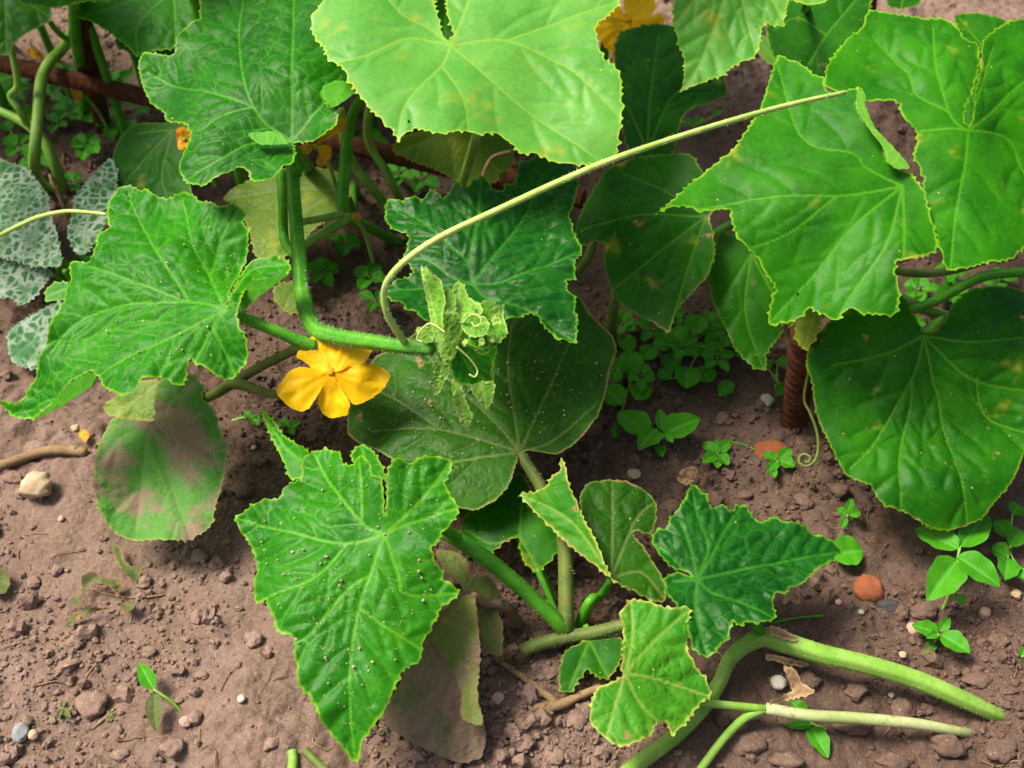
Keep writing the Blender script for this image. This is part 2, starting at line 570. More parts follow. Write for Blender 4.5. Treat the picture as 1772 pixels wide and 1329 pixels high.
def chaikin(P, w=0.2):
    Q = np.roll(P, -1, 0)
    return np.stack([P * (1 - w) + Q * w, P * w + Q * (1 - w)], 1).reshape(-1, 2)


class Surf:
    """a curved leaf surface standing in space: base point, facing, bend"""
    def __init__(s, base, z, n, k=(2, 2, 0), wave=0.004, wl=0.05, seed=0, fold=0.0, foldax=None):
        s.p0 = at(base[0], base[1], z)
        n = np.array(n, float)
        s.n = n / np.linalg.norm(n)
        e1 = np.array([1.0, 0, 0])
        e1 = e1 - e1 @ s.n * s.n
        s.e1 = e1 / np.linalg.norm(e1)
        s.e2 = np.cross(s.n, s.e1)
        s.k, s.wave, s.wl, s.seed, s.fold = k, wave, wl, seed, fold
        s.fax = None
        if foldax is not None:
            s.fax = (0.0, 1.0)
            q = s.uv([foldax])[0]
            s.fax = q / (np.linalg.norm(q) + 1e-9)

    def W(s, u, v):
        au, av = np.abs(u), np.abs(v)
        w = -1.3 * (s.k[0] * u * u / (1 + au / 0.06) + s.k[1] * v * v / (1 + av / 0.06)) + s.k[2] * u * v / (1 + (au + av) / 0.06)
        w = w + s.wave * (vnoise(u / s.wl + 3.1, v / s.wl, s.seed) - vnoise(np.array([3.1]), np.array([0.0]), s.seed)[0])
        if s.fold and s.fax is not None:
            d = u * s.fax[1] - v * s.fax[0]
            w = w + s.fold * (np.sqrt(d * d + 0.00004) - 0.0063)
        return w

    def uv(s, px):
        d = rays(px)
        w = np.zeros(len(d))
        nd = d @ s.n
        c = (s.p0 - CAM) @ s.n
        for _ in range(24):
            t = (c + w) / nd
            r = CAM + d * t[:, None] - s.p0
            u, v = r @ s.e1, r @ s.e2
            w = 0.5 * w + 0.5 * s.W(u, v) if _ else s.W(u, v) * 0.5
        return np.stack([u, v], 1)

    def pos(s, uv, w):
        return s.p0 + uv[:, :1] * s.e1 + uv[:, 1:] * s.e2 + w[:, None] * s.n


def side_veins(mains, spacing, rs):
    """second-order veins leaving each main vein"""
    out = []
    for P in mains:
        d = np.linalg.norm(np.diff(P, axis=0), axis=1)
        s = np.concatenate([[0], np.cumsum(d)])
        L = s[-1]
        if L < 0.018:
            continue
        t = spacing * 1.1
        side = 1
        while t < L * 0.93:
            c = np.array([np.interp(t, s, P[:, 0]), np.interp(t, s, P[:, 1])])
            c2 = np.array([np.interp(t + 0.002, s, P[:, 0]), np.interp(t + 0.002, s, P[:, 1])])
            dr = c2 - c
            dr /= np.linalg.norm(dr) + 1e-12
            ang = side * math.radians(rs.uniform(42, 58))
            ln = min(0.045, 0.30 * (L - t) + 0.010) * rs.uniform(0.85, 1.15)
            pts = [c]
            a = ang
            for q in range(5):
                ca, sa = math.cos(a), math.sin(a)
                pts.append(pts[-1] + ln / 5 * np.array([dr[0] * ca - dr[1] * sa, dr[0] * sa + dr[1] * ca]))
                a -= side * rs.uniform(0.02, 0.16)
            out.append(np.array(pts))
            side = -side
            t += spacing * rs.uniform(0.45, 0.75)
    return out


ALL_SURF = {}


def blade(name, parent, out, base, z, n, mat, veins=(), k=(2, 2, 0), wave=0.003, wl=0.05, rug=0.0011, tooth=0.0007, tsp=0.0042,
          ripple=0.0, seed=1, res=0.00115, holes=(), spacing=0.013, fold=0.0, foldax=None, label=None, surf=None, smooth_out=1, low=None,
          key=None, vw=1.0):
    S = surf or Surf(base, z, n, k, wave, wl, seed, fold, foldax)
    rs = np.random.default_rng(seed)
    O = S.uv(out)
    for _ in range(smooth_out):
        O = chaikin(O, 0.16)
    B, per = resample(O, 0.00085 if res < 0.0012 else res * 0.8)
    area = 0.5 * np.sum(B[:, 0] * np.roll(B[:, 1], -1) - B[:, 1] * np.roll(B[:, 0], -1))
    if area < 0:
        B = B[::-1].copy()
    if tooth > 0:
        tan = np.roll(B, -1, 0) - np.roll(B, 1, 0)
        tan /= np.linalg.norm(tan, axis=1)[:, None] + 1e-12
        nr = np.stack([tan[:, 1], -tan[:, 0]], 1)
        nt_ = max(6, int(per / tsp))
        ph = np.linspace(0, nt_, len(B), endpoint=False)
        ph = ph + 0.35 * np.sin(ph * 0.7 + seed) + 0.25 * np.sin(ph * 1.9)
        fr = ph - np.floor(ph)
        amp = 1.7 * tooth * (0.4 + 1.2 * hash2(np.floor(ph), 0 * ph, seed))
        B = B + nr * (amp * (np.clip(1 - np.abs(fr - 0.6) * np.where(fr > 0.6, 6.0, 2.6), 0, 1) - 0.22))[:, None]
    lo, hi = B.min(0), B.max(0)

    if max(hi - lo) > 0.4:
        raise ValueError((name, seed, hi - lo))
    nxg, nyg = int((hi[0] - lo[0]) / res) + 2, int((hi[1] - lo[1]) / (res * 0.87)) + 2
    ii, jj = np.meshgrid(np.arange(nxg), np.arange(nyg))
    g = np.stack([lo[0] + (ii + 0.5 * (jj % 2)) * res, lo[1] + jj * res * 0.87], -1).reshape(-1, 2)
    g = g + rs.uniform(-0.12, 0.12, g.shape) * res
    g = g[inside(g, B)]
    a, b = B, np.roll(B, -1, 0)
    de, ae, _ = segdist(g, a[::2], np.roll(a[::2], -1, 0))
    g = g[de > res * 0.55]
    nb = len(B)
    vs = [Vector(p) for p in np.vstack([B, g]).tolist()]
    es = [(i, (i + 1) % nb) for i in range(nb)]
    r = delaunay_2d_cdt(vs, es, [], 1, 1e-8, False)
    V2 = np.array([tuple(v) for v in r[0]])
    F = np.array(r[2])
    cen = V2[F].mean(1)
    F = F[inside(cen, B)]
    if len(holes):
        cen = V2[F].mean(1)
        keep = np.ones(len(F), bool)
        for hpoly in holes:
            keep &= ~inside(cen, chaikin(S.uv(hpoly)))
        F = F[keep]
    # orientation up
    q = V2[F]
    ar = (q[:, 1, 0] - q[:, 0, 0]) * (q[:, 2, 1] - q[:, 0, 1]) - (q[:, 1, 1] - q[:, 0, 1]) * (q[:, 2, 0] - q[:, 0, 0])
    F[ar < 0] = F[ar < 0][:, ::-1]
    de, ae, pe = segdist(V2, a[::2], np.roll(a[::2], -1, 0))
    edge = np.exp(-de / 0.0009)
    w = S.W(V2[:, 0], V2[:, 1])
    vein = np.zeros(len(V2))
    if len(veins):
        mains = [catmull(S.uv(v), 6) for v in veins]
        secs = side_veins(mains, spacing, rs)
        tert = []
        rug_d = np.full(len(V2), 1e3)
        bpt = S.uv([base])[0]
        for grp, wd0, wd1, gain in ((mains, 0.00085, 0.0005, 1.0), (secs, 0.0005, 0.00036, 0.45)):
            if not grp:
                continue
            A = np.vstack([p[:-1] for p in grp])
            Bq = np.vstack([p[1:] for p in grp])
            d, ag, _ = segdist(V2, A, Bq)
            far = np.clip(np.linalg.norm(V2 - bpt, axis=1) / 0.08, 0, 1)
            wd = (wd0 * (1 - far) + wd1 * far) * vw
            vein = np.maximum(vein, gain * np.exp(-(d / np.maximum(wd, res * 0.5)) ** 2))
            rug_d = np.minimum(rug_d, d if grp is mains else d * 1.25 + 0.0004)
        rf = np.clip(np.linalg.norm(V2 - bpt, axis=1) / 0.02, 0.25, 1)
        w = w + rug * rf * (1 - np.exp(-(rug_d / 0.0034) ** 1.3)) * 1.5 - rug * 0.9 * rf
    w = w + rug * 0.45 * fbm(V2[:, 0] * 110, V2[:, 1] * 110, seed, 2)
    if ripple:
        s_ = (ae + pe) * per / max(1, len(a[::2]))
        w = w + ripple * np.exp(-de / 0.009) * (np.sin(s_ / 0.0042 + 2 * np.sin(s_ / 0.011 + seed)) + 0.7 * np.sin(s_ / 0.0085 + seed))
    P3 = S.pos(V2, w)
    # never sink into the soil
    fl = gz(P3[:, 0], P3[:, 1]) + 0.002
    P3[:, 2] = np.where(P3[:, 2] < fl + 0.004, fl + 0.004 * np.exp((np.minimum(P3[:, 2], fl + 0.004) - fl - 0.004) / 0.004), P3[:, 2])
    luv = np.stack([V2[:, 0] + seed * 1.37, V2[:, 1] + seed * 0.71, np.zeros(len(V2))], 1)
    o = make(name, P3, F, MATS[mat], parent, {'vein': vein, 'edge': edge, 'luv': luv}, label=label)
    if key:
        ALL_SURF[key] = S
    return o, S


def tube(name, parent, P, R, mat, seg=10, ridges=0, cap=True, sub=6, hairs=0, hairlen=0.0022, kind=None, label=None, bumpy=0.0, hair_name='stem_hairs'):
    """P: world points, R: radius for each"""
    P = np.asarray(P, float)
    R = np.atleast_1d(np.asarray(R, float))
    if len(R) == 1:
        R = np.repeat(R, len(P))
    C = catmull(np.hstack([P, R[:, None]]), sub)
    c, r = C[:, :3], np.abs(C[:, 3])
    T = np.gradient(c, axis=0)
    T /= np.linalg.norm(T, axis=1)[:, None] + 1e-12
    up = np.array([0.0, 0, 1]) if abs(T[0][2]) < 0.9 else np.array([1.0, 0, 0])
    n0 = np.cross(T[0], up)
    n0 /= np.linalg.norm(n0)
    Ns = []
    for t in T:
        n0 = n0 - (n0 @ t) * t
        n0 /= np.linalg.norm(n0)
        Ns.append(n0.copy())
    Ns = np.array(Ns)
    Bs = np.cross(T, Ns)
    th = np.linspace(0, 2 * math.pi, seg, endpoint=False)
    m = np.ones((len(c), seg))
    if ridges:
        m = m + 0.12 * np.cos(ridges * th)[None] * np.ones((len(c), 1)) + 0.05 * fbm(np.arange(len(c))[:, None] * 0.6 + 0 * th[None], np.cos(th)[None] * 1.5 + 0 * r[:, None], 3, 2)
    if bumpy:
        m = m + bumpy * (rng.random((len(c), seg)) - 0.5)
    V = c[:, None] + (r[:, None] * m)[..., None] * (np.cos(th)[None, :, None] * Ns[:, None] + np.sin(th)[None, :, None] * Bs[:, None])
    V = V.reshape(-1, 3)
    k = len(c)
    F = []
    for i in range(k - 1):
        for j in range(seg):
            F.append((i * seg + j, i * seg + (j + 1) % seg, (i + 1) * seg + (j + 1) % seg, (i + 1) * seg + j))
    if cap:
        V = np.vstack([V, c[0] - T[0] * r[0] * 0.4, c[-1] + T[-1] * r[-1] * 0.4])
        for j in range(seg):
            F.append(((j + 1) % seg, j, k * seg))
            F.append(((k - 1) * seg + j, (k - 1) * seg + (j + 1) % seg, k * seg + 1))
    o = make(name, V, F, MATS[mat], parent, kind=kind, label=label)
    if hairs:
        HV, HF = [], []
        for _ in range(hairs):
            i = rng.integers(0, k)
            a = rng.uniform(0, 2 * math.pi)
            d = math.cos(a) * Ns[i] + math.sin(a) * Bs[i]
            d2 = d + 0.35 * rng.normal(size=3)
            d2 /= np.linalg.norm(d2)
            b = c[i] + T[i] * rng.uniform(-0.5, 0.5) * np.linalg.norm(c[min(i + 1, k - 1)] - c[max(i - 1, 0)]) * 0.5 + d * r[i] * 0.96
            L = hairlen * rng.uniform(0.5, 1.25)
            s1 = np.cross(d2, T[i])
            s1 /= np.linalg.norm(s1) + 1e-9
            s2 = np.cross(d2, s1)
            w_ = 0.00013
            q = len(HV)
            HV += [b + s1 * w_, b - s1 * w_ * 0.5 + s2 * w_ * 0.87, b - s1 * w_ * 0.5 - s2 * w_ * 0.87, b + d2 * L]
            HF += [(q, q + 1, q + 3), (q + 1, q + 2, q + 3), (q + 2, q, q + 3)]
        make(hair_name, HV, HF, MATS['hair'], o if o.parent is None or o.parent.parent is None else parent, kind='stuff', smooth=False)
    return o


def stem(parent, pts, mat, name='stem', **kw):
    """pts: (photo x, photo y, height, radius in photo pixels)"""
    P = [at(p[0], p[1], p[2]) for p in pts]
    R = [p[3] * mm_px(q) for p, q in zip(pts, P)]
    return tube(name, parent, P, R, mat, **kw)


def petiole(leaf_o, S, anchor, r0=0.0022, mat='stem_green', bend=0.03, off=0.0009):
    """stalk from the leaf's base down to where it grows out of the plant"""
    a = S.p0 - S.n * (r0 + off)
    b = np.asarray(anchor, float)
    m1 = a - S.n * bend * 0.55 + (b - a) * 0.12
    m2 = a * 0.35 + b * 0.65
    m2 = m2 + np.array([0, 0.0, 0.01])
    return tube('petiole', leaf_o, [a, m1, m2, b], [r0 * 0.8, r0, r0 * 1.1, r0 * 1.25], mat, ridges=5)


def N_(a, roll=0.0):
    """facing from tilt towards the viewer (degrees) and lean to the right (degrees)"""
    a, r = math.radians(a), math.radians(roll)
    return (math.sin(r), -math.sin(a) * math.cos(r), math.cos(a) * math.cos(r))


# ------------------------------------------------------------------ the plants
def plant(name, label, cat, x, y, group=None):
    return thing(name, label, cat, gpt(x, y, -0.004), group)


def leaf(pl, out, base, z, n, mat, veins=(), pet=None, pm='stem_green', pr=0.0022, pb=0.03, **kw):
    o, S = blade(kw.pop('name', 'leaf'), pl, out, base, z, n, mat, veins, **kw)
    if pet is not None:
        a = gpt(pet[0], pet[1], -0.004) if len(pet) == 2 else at(*pet)
        petiole(o, S, a, pr, pm, pb)
    return o, S


def flap(lf, S, out, dz, n, mat, base=None, **kw):
    """a rolled margin: a strip of the same blade turned over, with its own facing"""
    b = base or out[0]
    # start from where the blade itself is at that place
    uv = S.uv([b])
    p = S.pos(uv, S.W(uv[:, 0], uv[:, 1]))[0]
    kw.setdefault('tooth', 0.0003)
    kw.setdefault('k', (0, 0, 0))
    kw.setdefault('wave', 0.001)
    kw.setdefault('rug', 0.0003)
    return blade('rolled_margin', lf, out, b, p[2] + dz, n, mat, **kw)[0]


VINE = plant('cucumber_vine', 'hairy cucumber vine with a fuzzy pale growing tip and an open yellow flower', 'cucumber vine', 560, 330)
BACK = plant('cucumber_plant', 'cucumber plant with one broad pale leaf lying over the rusty horizontal bar', 'cucumber plant', 900, 150)
RIGHT = plant('cucumber_plant', 'cucumber plant with broad smooth leaves overhanging the thick leaning stake and shaded weeds', 'cucumber plant', 1560, 400)
LOW = plant('cucumber_plant', 'low cucumber plant with a soil-speckled star shaped leaf and withered brown leaves', 'cucumber plant', 990, 1112)
THICK = plant('cucumber_plant', 'thick pale green cucumber stem rising from soil with one dark crinkled leaf', 'cucumber plant', 1725, 1240)
THIN = plant('cucumber_plant', 'thin whitish cucumber stem rising from soil with a scorched yellow-green leaf', 'cucumber plant', 1664, 1267)
SQUASH = plant('squash_plant', 'squash plant with white mottled blue-green leaves', 'squash plant', 110, 460)
BARE = plant('cucumber_plant', 'cucumber plant with bare thin stems twining by the crossed rusty bars', 'cucumber plant', 105, 330)

# --- the broad pale leaf
leaf(BACK, [(557, 7), (540, 25), (538, 52), (550, 76), (559, 81), (566, 102), (593, 117), (606, 146), (632, 179), (642, 193), (665, 212), (682, 230),
            (688, 245), (699, 234), (715, 222), (733, 226), (767, 234), (792, 225), (831, 233), (865, 230), (872, 242), (884, 247), (899, 268),
            (925, 266), (941, 273), (953, 281), (1021, 288), (1068, 271), (1072, 237), (1077, 203), (1076, 135), (1063, 112), (1045, 102),
            (1035, 78), (1030, 41), (1052, 30), (1065, 17), (1075, 0), (1082, -60), (1000, -125), (890, -150), (810, -105), (778, -40), (770, 0),
            (774, 30), (785, 58), (779, 72), (764, 58), (763, 44), (755, 17), (752, 0), (740, -60), (680, -110), (605, -85), (565, -25)],
     (780, 79), 0.205, N_(18, -2), 'leaf_pale',
     [[(780, 79), (764, 113), (720, 156), (696, 193), (688, 243)], [(764, 113), (801, 169), (812, 228)],
      [(780, 79), (862, 149), (940, 212), (1028, 271)], [(780, 79), (875, 69), (967, 108), (1007, 135), (1070, 200)], [(875, 69), (960, 40), (1060, 5)],
      [(780, 79), (740, 70), (699, 66), (632, 95), (575, 110)], [(780, 79), (740, 47), (692, 20), (640, -40)], [(780, 79), (800, 30), (820, -30), (840, -120)]],
     pet=(830, 170), k=(2.2, 2.0, 0.5), wave=0.008, wl=0.045, rug=0.0006, tooth=0.0009, tsp=0.0052, seed=2, spacing=0.02,
     holes=[[(706, 208), (709, 208), (709, 213), (706, 213)]], key='pale')

# --- the leaf left of it, on the vine
L1o, L1s = leaf(VINE, [(352, -40), (347, 7), (344, 25), (349, 34), (318, 51), (308, 64), (303, 93), (291, 95), (274, 90), (247, 89), (240, 108), (245, 146), (259, 176),
                       (284, 195), (288, 213), (325, 217), (331, 240), (313, 271), (310, 298), (322, 317), (352, 323), (372, 308), (410, 291), (427, 291),
                       (433, 312), (445, 318), (474, 308), (491, 291), (508, 288), (512, 268), (508, 250), (505, 244), (525, 244), (548, 243), (576, 227), (587, 207), (582, 190),
                       (562, 174), (556, 160), (575, 150), (606, 152), (622, 130), (610, 60), (585, -40), (540, -110), (470, -130), (400, -90)],
                (504, 242), 0.168, N_(19, -5), 'leaf_deep',
                [[(504, 242), (504, 119), (508, 0), (515, -80)], [(504, 242), (437, 183), (413, 68), (420, 0)], [(437, 183), (349, 156), (254, 125)],
                 [(504, 242), (437, 247), (380, 275), (328, 306)], [(504, 242), (552, 183), (590, 130)], [(437, 183), (390, 196), (345, 225)]],
                pet=(515, 300, 0.125), k=(2.5, 1.5, 0.8), wave=0.009, wl=0.038, rug=0.0010, tooth=0.0006, ripple=0.0009, seed=3, key='left_top')
flap(L1o, L1s, [(428, 234), (432, 229), (460, 228), (481, 225), (501, 249), (480, 250), (450, 251)], 0.005, (0.0, 0.40, -0.91), 'leaf_deep', base=(465, 240), seed=31)
flap(L1o, L1s, [(553, 162), (560, 148), (579, 139), (600, 140), (617, 158), (600, 172), (575, 188), (562, 174)], 0.005, (-0.1, 0.40, -0.91), 'leaf_deep', base=(585, 160), seed=32)

# --- the left leaf of the vine
L10o, L10s = leaf(VINE, [(0, 699), (10, 697), (36, 700), (43, 681), (60, 651), (70, 618), (89, 571), (96, 538), (113, 512), (114, 499), (122, 485), (122, 459), (132, 454),
                         (152, 454), (166, 442), (166, 409), (189, 396), (184, 370), (190, 346), (202, 328), (222, 322), (238, 325), (252, 325), (265, 336),
                         (291, 343), (308, 336), (323, 335), (341, 343), (348, 353), (367, 350), (379, 355), (394, 348), (412, 355), (424, 366), (422, 389),
                         (435, 399), (430, 416), (427, 442), (414, 466), (402, 489), (396, 518), (391, 532), (400, 512), (407, 485), (430, 456), (447, 447), (467, 449),
                         (473, 439), (497, 449), (508, 469), (490, 481), (445, 484), (424, 495), (418, 520), (412, 548), (415, 568), (427, 581), (429, 608),
                         (420, 638), (402, 654), (381, 653), (367, 648), (357, 634), (338, 633), (331, 618), (323, 631), (321, 651), (311, 667), (298, 662),
                         (285, 653), (275, 651), (245, 657), (232, 677), (215, 689), (199, 679), (179, 671), (175, 657), (159, 641), (132, 654), (109, 674),
                         (96, 691), (88, 702), (60, 724), (33, 725), (20, 720)],
                  (391, 537), 0.128, N_(20, -6), 'leaf_fresh',
                  [[(391, 537), (331, 565), (232, 611), (130, 670), (40, 712)], [(391, 537), (328, 522), (218, 527), (142, 552), (85, 610)],
                   [(391, 537), (361, 475), (334, 426), (315, 345)], [(328, 522), (271, 436), (232, 366), (222, 330)], [(361, 475), (381, 416), (410, 362)],
                   [(328, 522), (215, 480), (150, 460)], [(391, 537), (367, 565), (345, 610), (315, 655)], [(391, 537), (430, 470), (495, 458)], [(367, 565), (385, 600), (405, 645)]],
                  k=(2.2, 2.2, -0.6), wave=0.009, wl=0.036, rug=0.0011, tooth=0.0006, ripple=0.0012, seed=4, spacing=0.012, key='left')
flap(L10o, L10s, [(159, 641), (168, 652), (159, 667), (132, 687), (99, 707), (73, 721), (60, 724), (88, 701), (96, 691), (109, 674), (132, 654)], 0.0, (-0.3, 0.55, -0.75), 'leaf_fresh', seed=41)
flap(L10o, L10s, [(508, 469), (493, 480), (450, 512), (427, 532), (418, 545), (414, 520), (424, 495), (444, 484), (490, 476)], 0.001, (-0.25, 0.65, -0.7), 'leaf_fresh', seed=42)
tube('petiole', L10o, [L10s.p0 - L10s.n * 0.003, at(425, 552, 0.112), at(480, 574, 0.106), at(515, 590, 0.101), at(545, 600, 0.097)], [0.002, 0.0026, 0.0028, 0.003, 0.0032], 'stem_green', ridges=5, hairs=170, hairlen=0.0016)

# --- the dark crinkled leaf behind the growing tip
leaf(VINE, [(667, 352), (665, 384), (682, 400), (704, 406), (708, 416), (696, 445), (711, 457), (714, 472), (680, 486), (676, 494), (657, 503), (669, 513), (677, 521),
            (699, 528), (702, 536), (721, 536), (723, 548), (745, 560), (800, 560), (850, 556), (878, 556), (900, 545), (918, 538), (930, 545), (942, 563), (963, 583),
            (994, 597), (999, 589), (998, 570), (1001, 552), (994, 542), (998, 511), (980, 500), (980, 487), (999, 481), (994, 469), (996, 452),
            (1008, 438), (1007, 428), (994, 403), (992, 386), (984, 372), (992, 359), (997, 339), (1004, 305), (997, 288), (957, 278), (930, 262), (922, 279),
            (899, 279), (896, 301), (889, 315), (869, 328), (852, 327), (848, 315), (835, 301), (818, 313), (804, 328), (789, 315), (779, 328),
            (767, 342), (757, 335), (745, 327), (733, 342), (715, 344), (696, 349), (676, 345)],
     (817, 490), 0.135, N_(14, 3), 'leaf_dark',
     [[(817, 490), (810, 456), (778, 421), (725, 380), (680, 355)], [(817, 490), (853, 442), (900, 385), (940, 300)], [(817, 490), (859, 488), (900, 472), (1003, 436)],
      [(817, 490), (845, 515), (920, 535), (994, 592)], [(817, 490), (783, 480), (740, 448), (700, 442)], [(817, 490), (758, 494), (665, 504)], [(810, 456), (825, 380), (833, 308)]],
     pet=(760, 520, 0.02), k=(2.2, 2.4, 0.3), wave=0.005, wl=0.03, rug=0.0014, tooth=0.0007, ripple=0.0012, seed=5, spacing=0.009, key='dark')

# --- right hand side
leaf(RIGHT, [(1058, 288), (1044, 301), (1031, 322), (1014, 349), (1000, 379), (995, 403), (1000, 423), (1014, 427), (1024, 420), (1044, 418), (1049, 430), (1043, 440),
             (1050, 483), (1063, 507), (1077, 531), (1102, 545), (1136, 561), (1157, 578), (1162, 566), (1169, 538), (1198, 507), (1226, 476),
             (1238, 441), (1234, 400), (1226, 376), (1250, 350), (1235, 320), (1217, 300), (1197, 267), (1163, 266), (1109, 271), (1082, 279)],
     (1222, 374), 0.105, N_(26, -6), 'leaf_mature_shaded',
     [[(1222, 374), (1160, 420), (1100, 470), (1060, 500)], [(1222, 374), (1130, 370), (1005, 395)], [(1222, 374), (1195, 450), (1160, 565)], [(1222, 374), (1150, 330), (1070, 295)]],
     pet=(1290, 420), k=(2.5, 3.0, 0.5), wave=0.006, wl=0.035, rug=0.0007, tooth=0.0006, seed=6, spacing=0.02, key='mid_right')

L5o, L5s = leaf(RIGHT, [(1129, 372), (1153, 356), (1197, 315), (1271, 257), (1295, 220), (1319, 179), (1332, 135), (1346, 93), (1374, 105), (1399, 119), (1410, 132), (1427, 132),
                        (1428, 159), (1464, 157), (1488, 150), (1483, 184), (1493, 210), (1519, 231), (1530, 253), (1533, 275), (1555, 293), (1578, 300),
                        (1590, 318), (1598, 325), (1606, 358), (1618, 401), (1623, 433), (1605, 442), (1569, 450), (1555, 448), (1551, 456), (1549, 476), (1559, 504),
                        (1555, 538), (1547, 546), (1527, 546), (1491, 544), (1471, 532), (1460, 540), (1452, 556), (1434, 550), (1408, 538), (1402, 530),
                        (1388, 548), (1376, 554), (1358, 560), (1326, 560), (1336, 512), (1344, 498), (1323, 474), (1313, 448), (1297, 431),
                        (1275, 412), (1264, 379), (1264, 362), (1244, 361), (1217, 366), (1197, 359), (1173, 356), (1146, 364)],
                (1562, 322), 0.160, N_(22, -3), 'leaf_broad',
                [[(1562, 322), (1450, 338), (1320, 342), (1140, 370)], [(1562, 322), (1500, 290), (1475, 264), (1390, 240), (1345, 110)], [(1562, 322), (1470, 398), (1405, 480), (1335, 555)],
                 [(1562, 322), (1535, 420), (1480, 500), (1450, 548)], [(1562, 322), (1565, 400), (1560, 480), (1550, 540)], [(1450, 338), (1370, 400), (1300, 428)]],
                pet=(1600, 400), k=(1.8, 1.8, 0.5), wave=0.009, wl=0.042, rug=0.0006, tooth=0.0007, tsp=0.005, seed=7, spacing=0.018,
                holes=[[(1377, 506), (1382, 504), (1384, 511), (1379, 513)]], key='right_mid')
flap(L5o, L5s, [(1488, 150), (1497, 160), (1497, 182), (1511, 217), (1530, 238), (1555, 264), (1578, 291), (1551, 293), (1533, 278), (1528, 253), (1504, 224), (1486, 195), (1481, 172)],
     0.0045, (-0.25, 0.42, -0.87), 'leaf_broad', base=(1515, 225), seed=71)

leaf(RIGHT, [(1502, 16), (1537, 23), (1566, 27), (1602, 33), (1634, 31), (1656, 47), (1669, 69), (1693, 76), (1696, 105), (1690, 134), (1683, 160), (1668, 190), (1668, 206), (1674, 219),
             (1684, 206), (1686, 180), (1688, 158), (1694, 134), (1699, 105), (1697, 78), (1705, 64), (1728, 47), (1754, 34), (1790, 36), (1850, 110), (1870, 250), (1840, 380), (1772, 430),
             (1746, 452), (1710, 455), (1681, 462), (1636, 470), (1620, 415), (1609, 379), (1596, 325), (1598, 303), (1578, 271), (1587, 249),
             (1586, 224), (1558, 200), (1555, 177), (1530, 173), (1501, 177), (1460, 165), (1425, 150), (1428, 119), (1446, 90), (1472, 61), (1490, 51)],
     (1676, 226), 0.172, N_(22, 5), 'leaf_broad',
     [[(1676, 226), (1670, 289), (1663, 325), (1645, 462)], [(1676, 226), (1640, 222), (1591, 226)], [(1676, 226), (1652, 210), (1634, 166), (1620, 112), (1615, 45)],
      [(1640, 192), (1587, 163), (1569, 123), (1510, 60)], [(1676, 226), (1743, 238), (1768, 289), (1800, 380)], [(1676, 226), (1710, 199), (1768, 144), (1830, 120)], [(1676, 226), (1695, 160), (1720, 80)]],
     pet=(1690, 300), k=(1.6, 1.8, 0.6), wave=0.009, wl=0.040, rug=0.0008, tooth=0.0007, tsp=0.005, seed=8, spacing=0.016, key='right_top')

leaf(RIGHT, [(1599, 575), (1581, 548), (1567, 515), (1530, 500), (1480, 515), (1432, 558), (1416, 579), (1396, 611), (1393, 635), (1404, 659), (1408, 703), (1418, 735), (1432, 763), (1452, 803), (1464, 823),
             (1488, 835), (1509, 841), (1519, 863), (1531, 877), (1559, 883), (1583, 897), (1607, 915), (1639, 920), (1667, 911), (1699, 899),
             (1719, 871), (1743, 845), (1759, 819), (1772, 783), (1800, 740), (1830, 650), (1810, 560), (1772, 504), (1743, 496), (1703, 498),
             (1679, 500), (1659, 516), (1643, 532), (1635, 556), (1615, 572)],
     (1597, 582), 0.088, N_(24, 2), 'leaf_mature_shaded',
     [[(1597, 582), (1615, 655), (1627, 703), (1667, 839), (1675, 905)], [(1597, 582), (1579, 655), (1519, 759), (1472, 811)], [(1579, 655), (1575, 711), (1557, 800), (1560, 880)],
      [(1597, 582), (1535, 611), (1440, 631)], [(1597, 582), (1659, 639), (1699, 661), (1772, 675)], [(1690, 655), (1707, 719), (1772, 747)], [(1597, 582), (1679, 591), (1770, 583)]],
     pet=(1640, 560), k=(2.2, 2.4, 0.2), wave=0.007, wl=0.04, rug=0.0014, tooth=0.0005, seed=9, spacing=0.017, key='right_low')

leaf(RIGHT, [(1237, 435), (1226, 483), (1230, 514), (1240, 538), (1257, 570), (1271, 604), (1288, 622), (1306, 639), (1325, 642), (1327, 625), (1325, 615), (1340, 594),
             (1354, 577), (1372, 563), (1385, 530), (1370, 490), (1330, 440), (1290, 410), (1240, 400)],
     (1300, 440), 0.080, N_(28, -4), 'leaf_mature_shaded', [[(1300, 440), (1290, 540), (1320, 635)], [(1300, 440), (1250, 520)], [(1300, 440), (1350, 530)]],
     pet=(1340, 430), k=(3, 2.5, 0), rug=0.0007, seed=10, spacing=0.018)
leaf(RIGHT, [(1375, 563), (1399, 530), (1425, 540), (1415, 580), (1406, 594), (1397, 609), (1385, 600), (1375, 587)], (1412, 540), 0.100, N_(35, 0), 'leaf_yellowing',
     [[(1412, 540), (1392, 600)]], pet=(1450, 560), k=(4, 4, 0), rug=0.0006, seed=11)

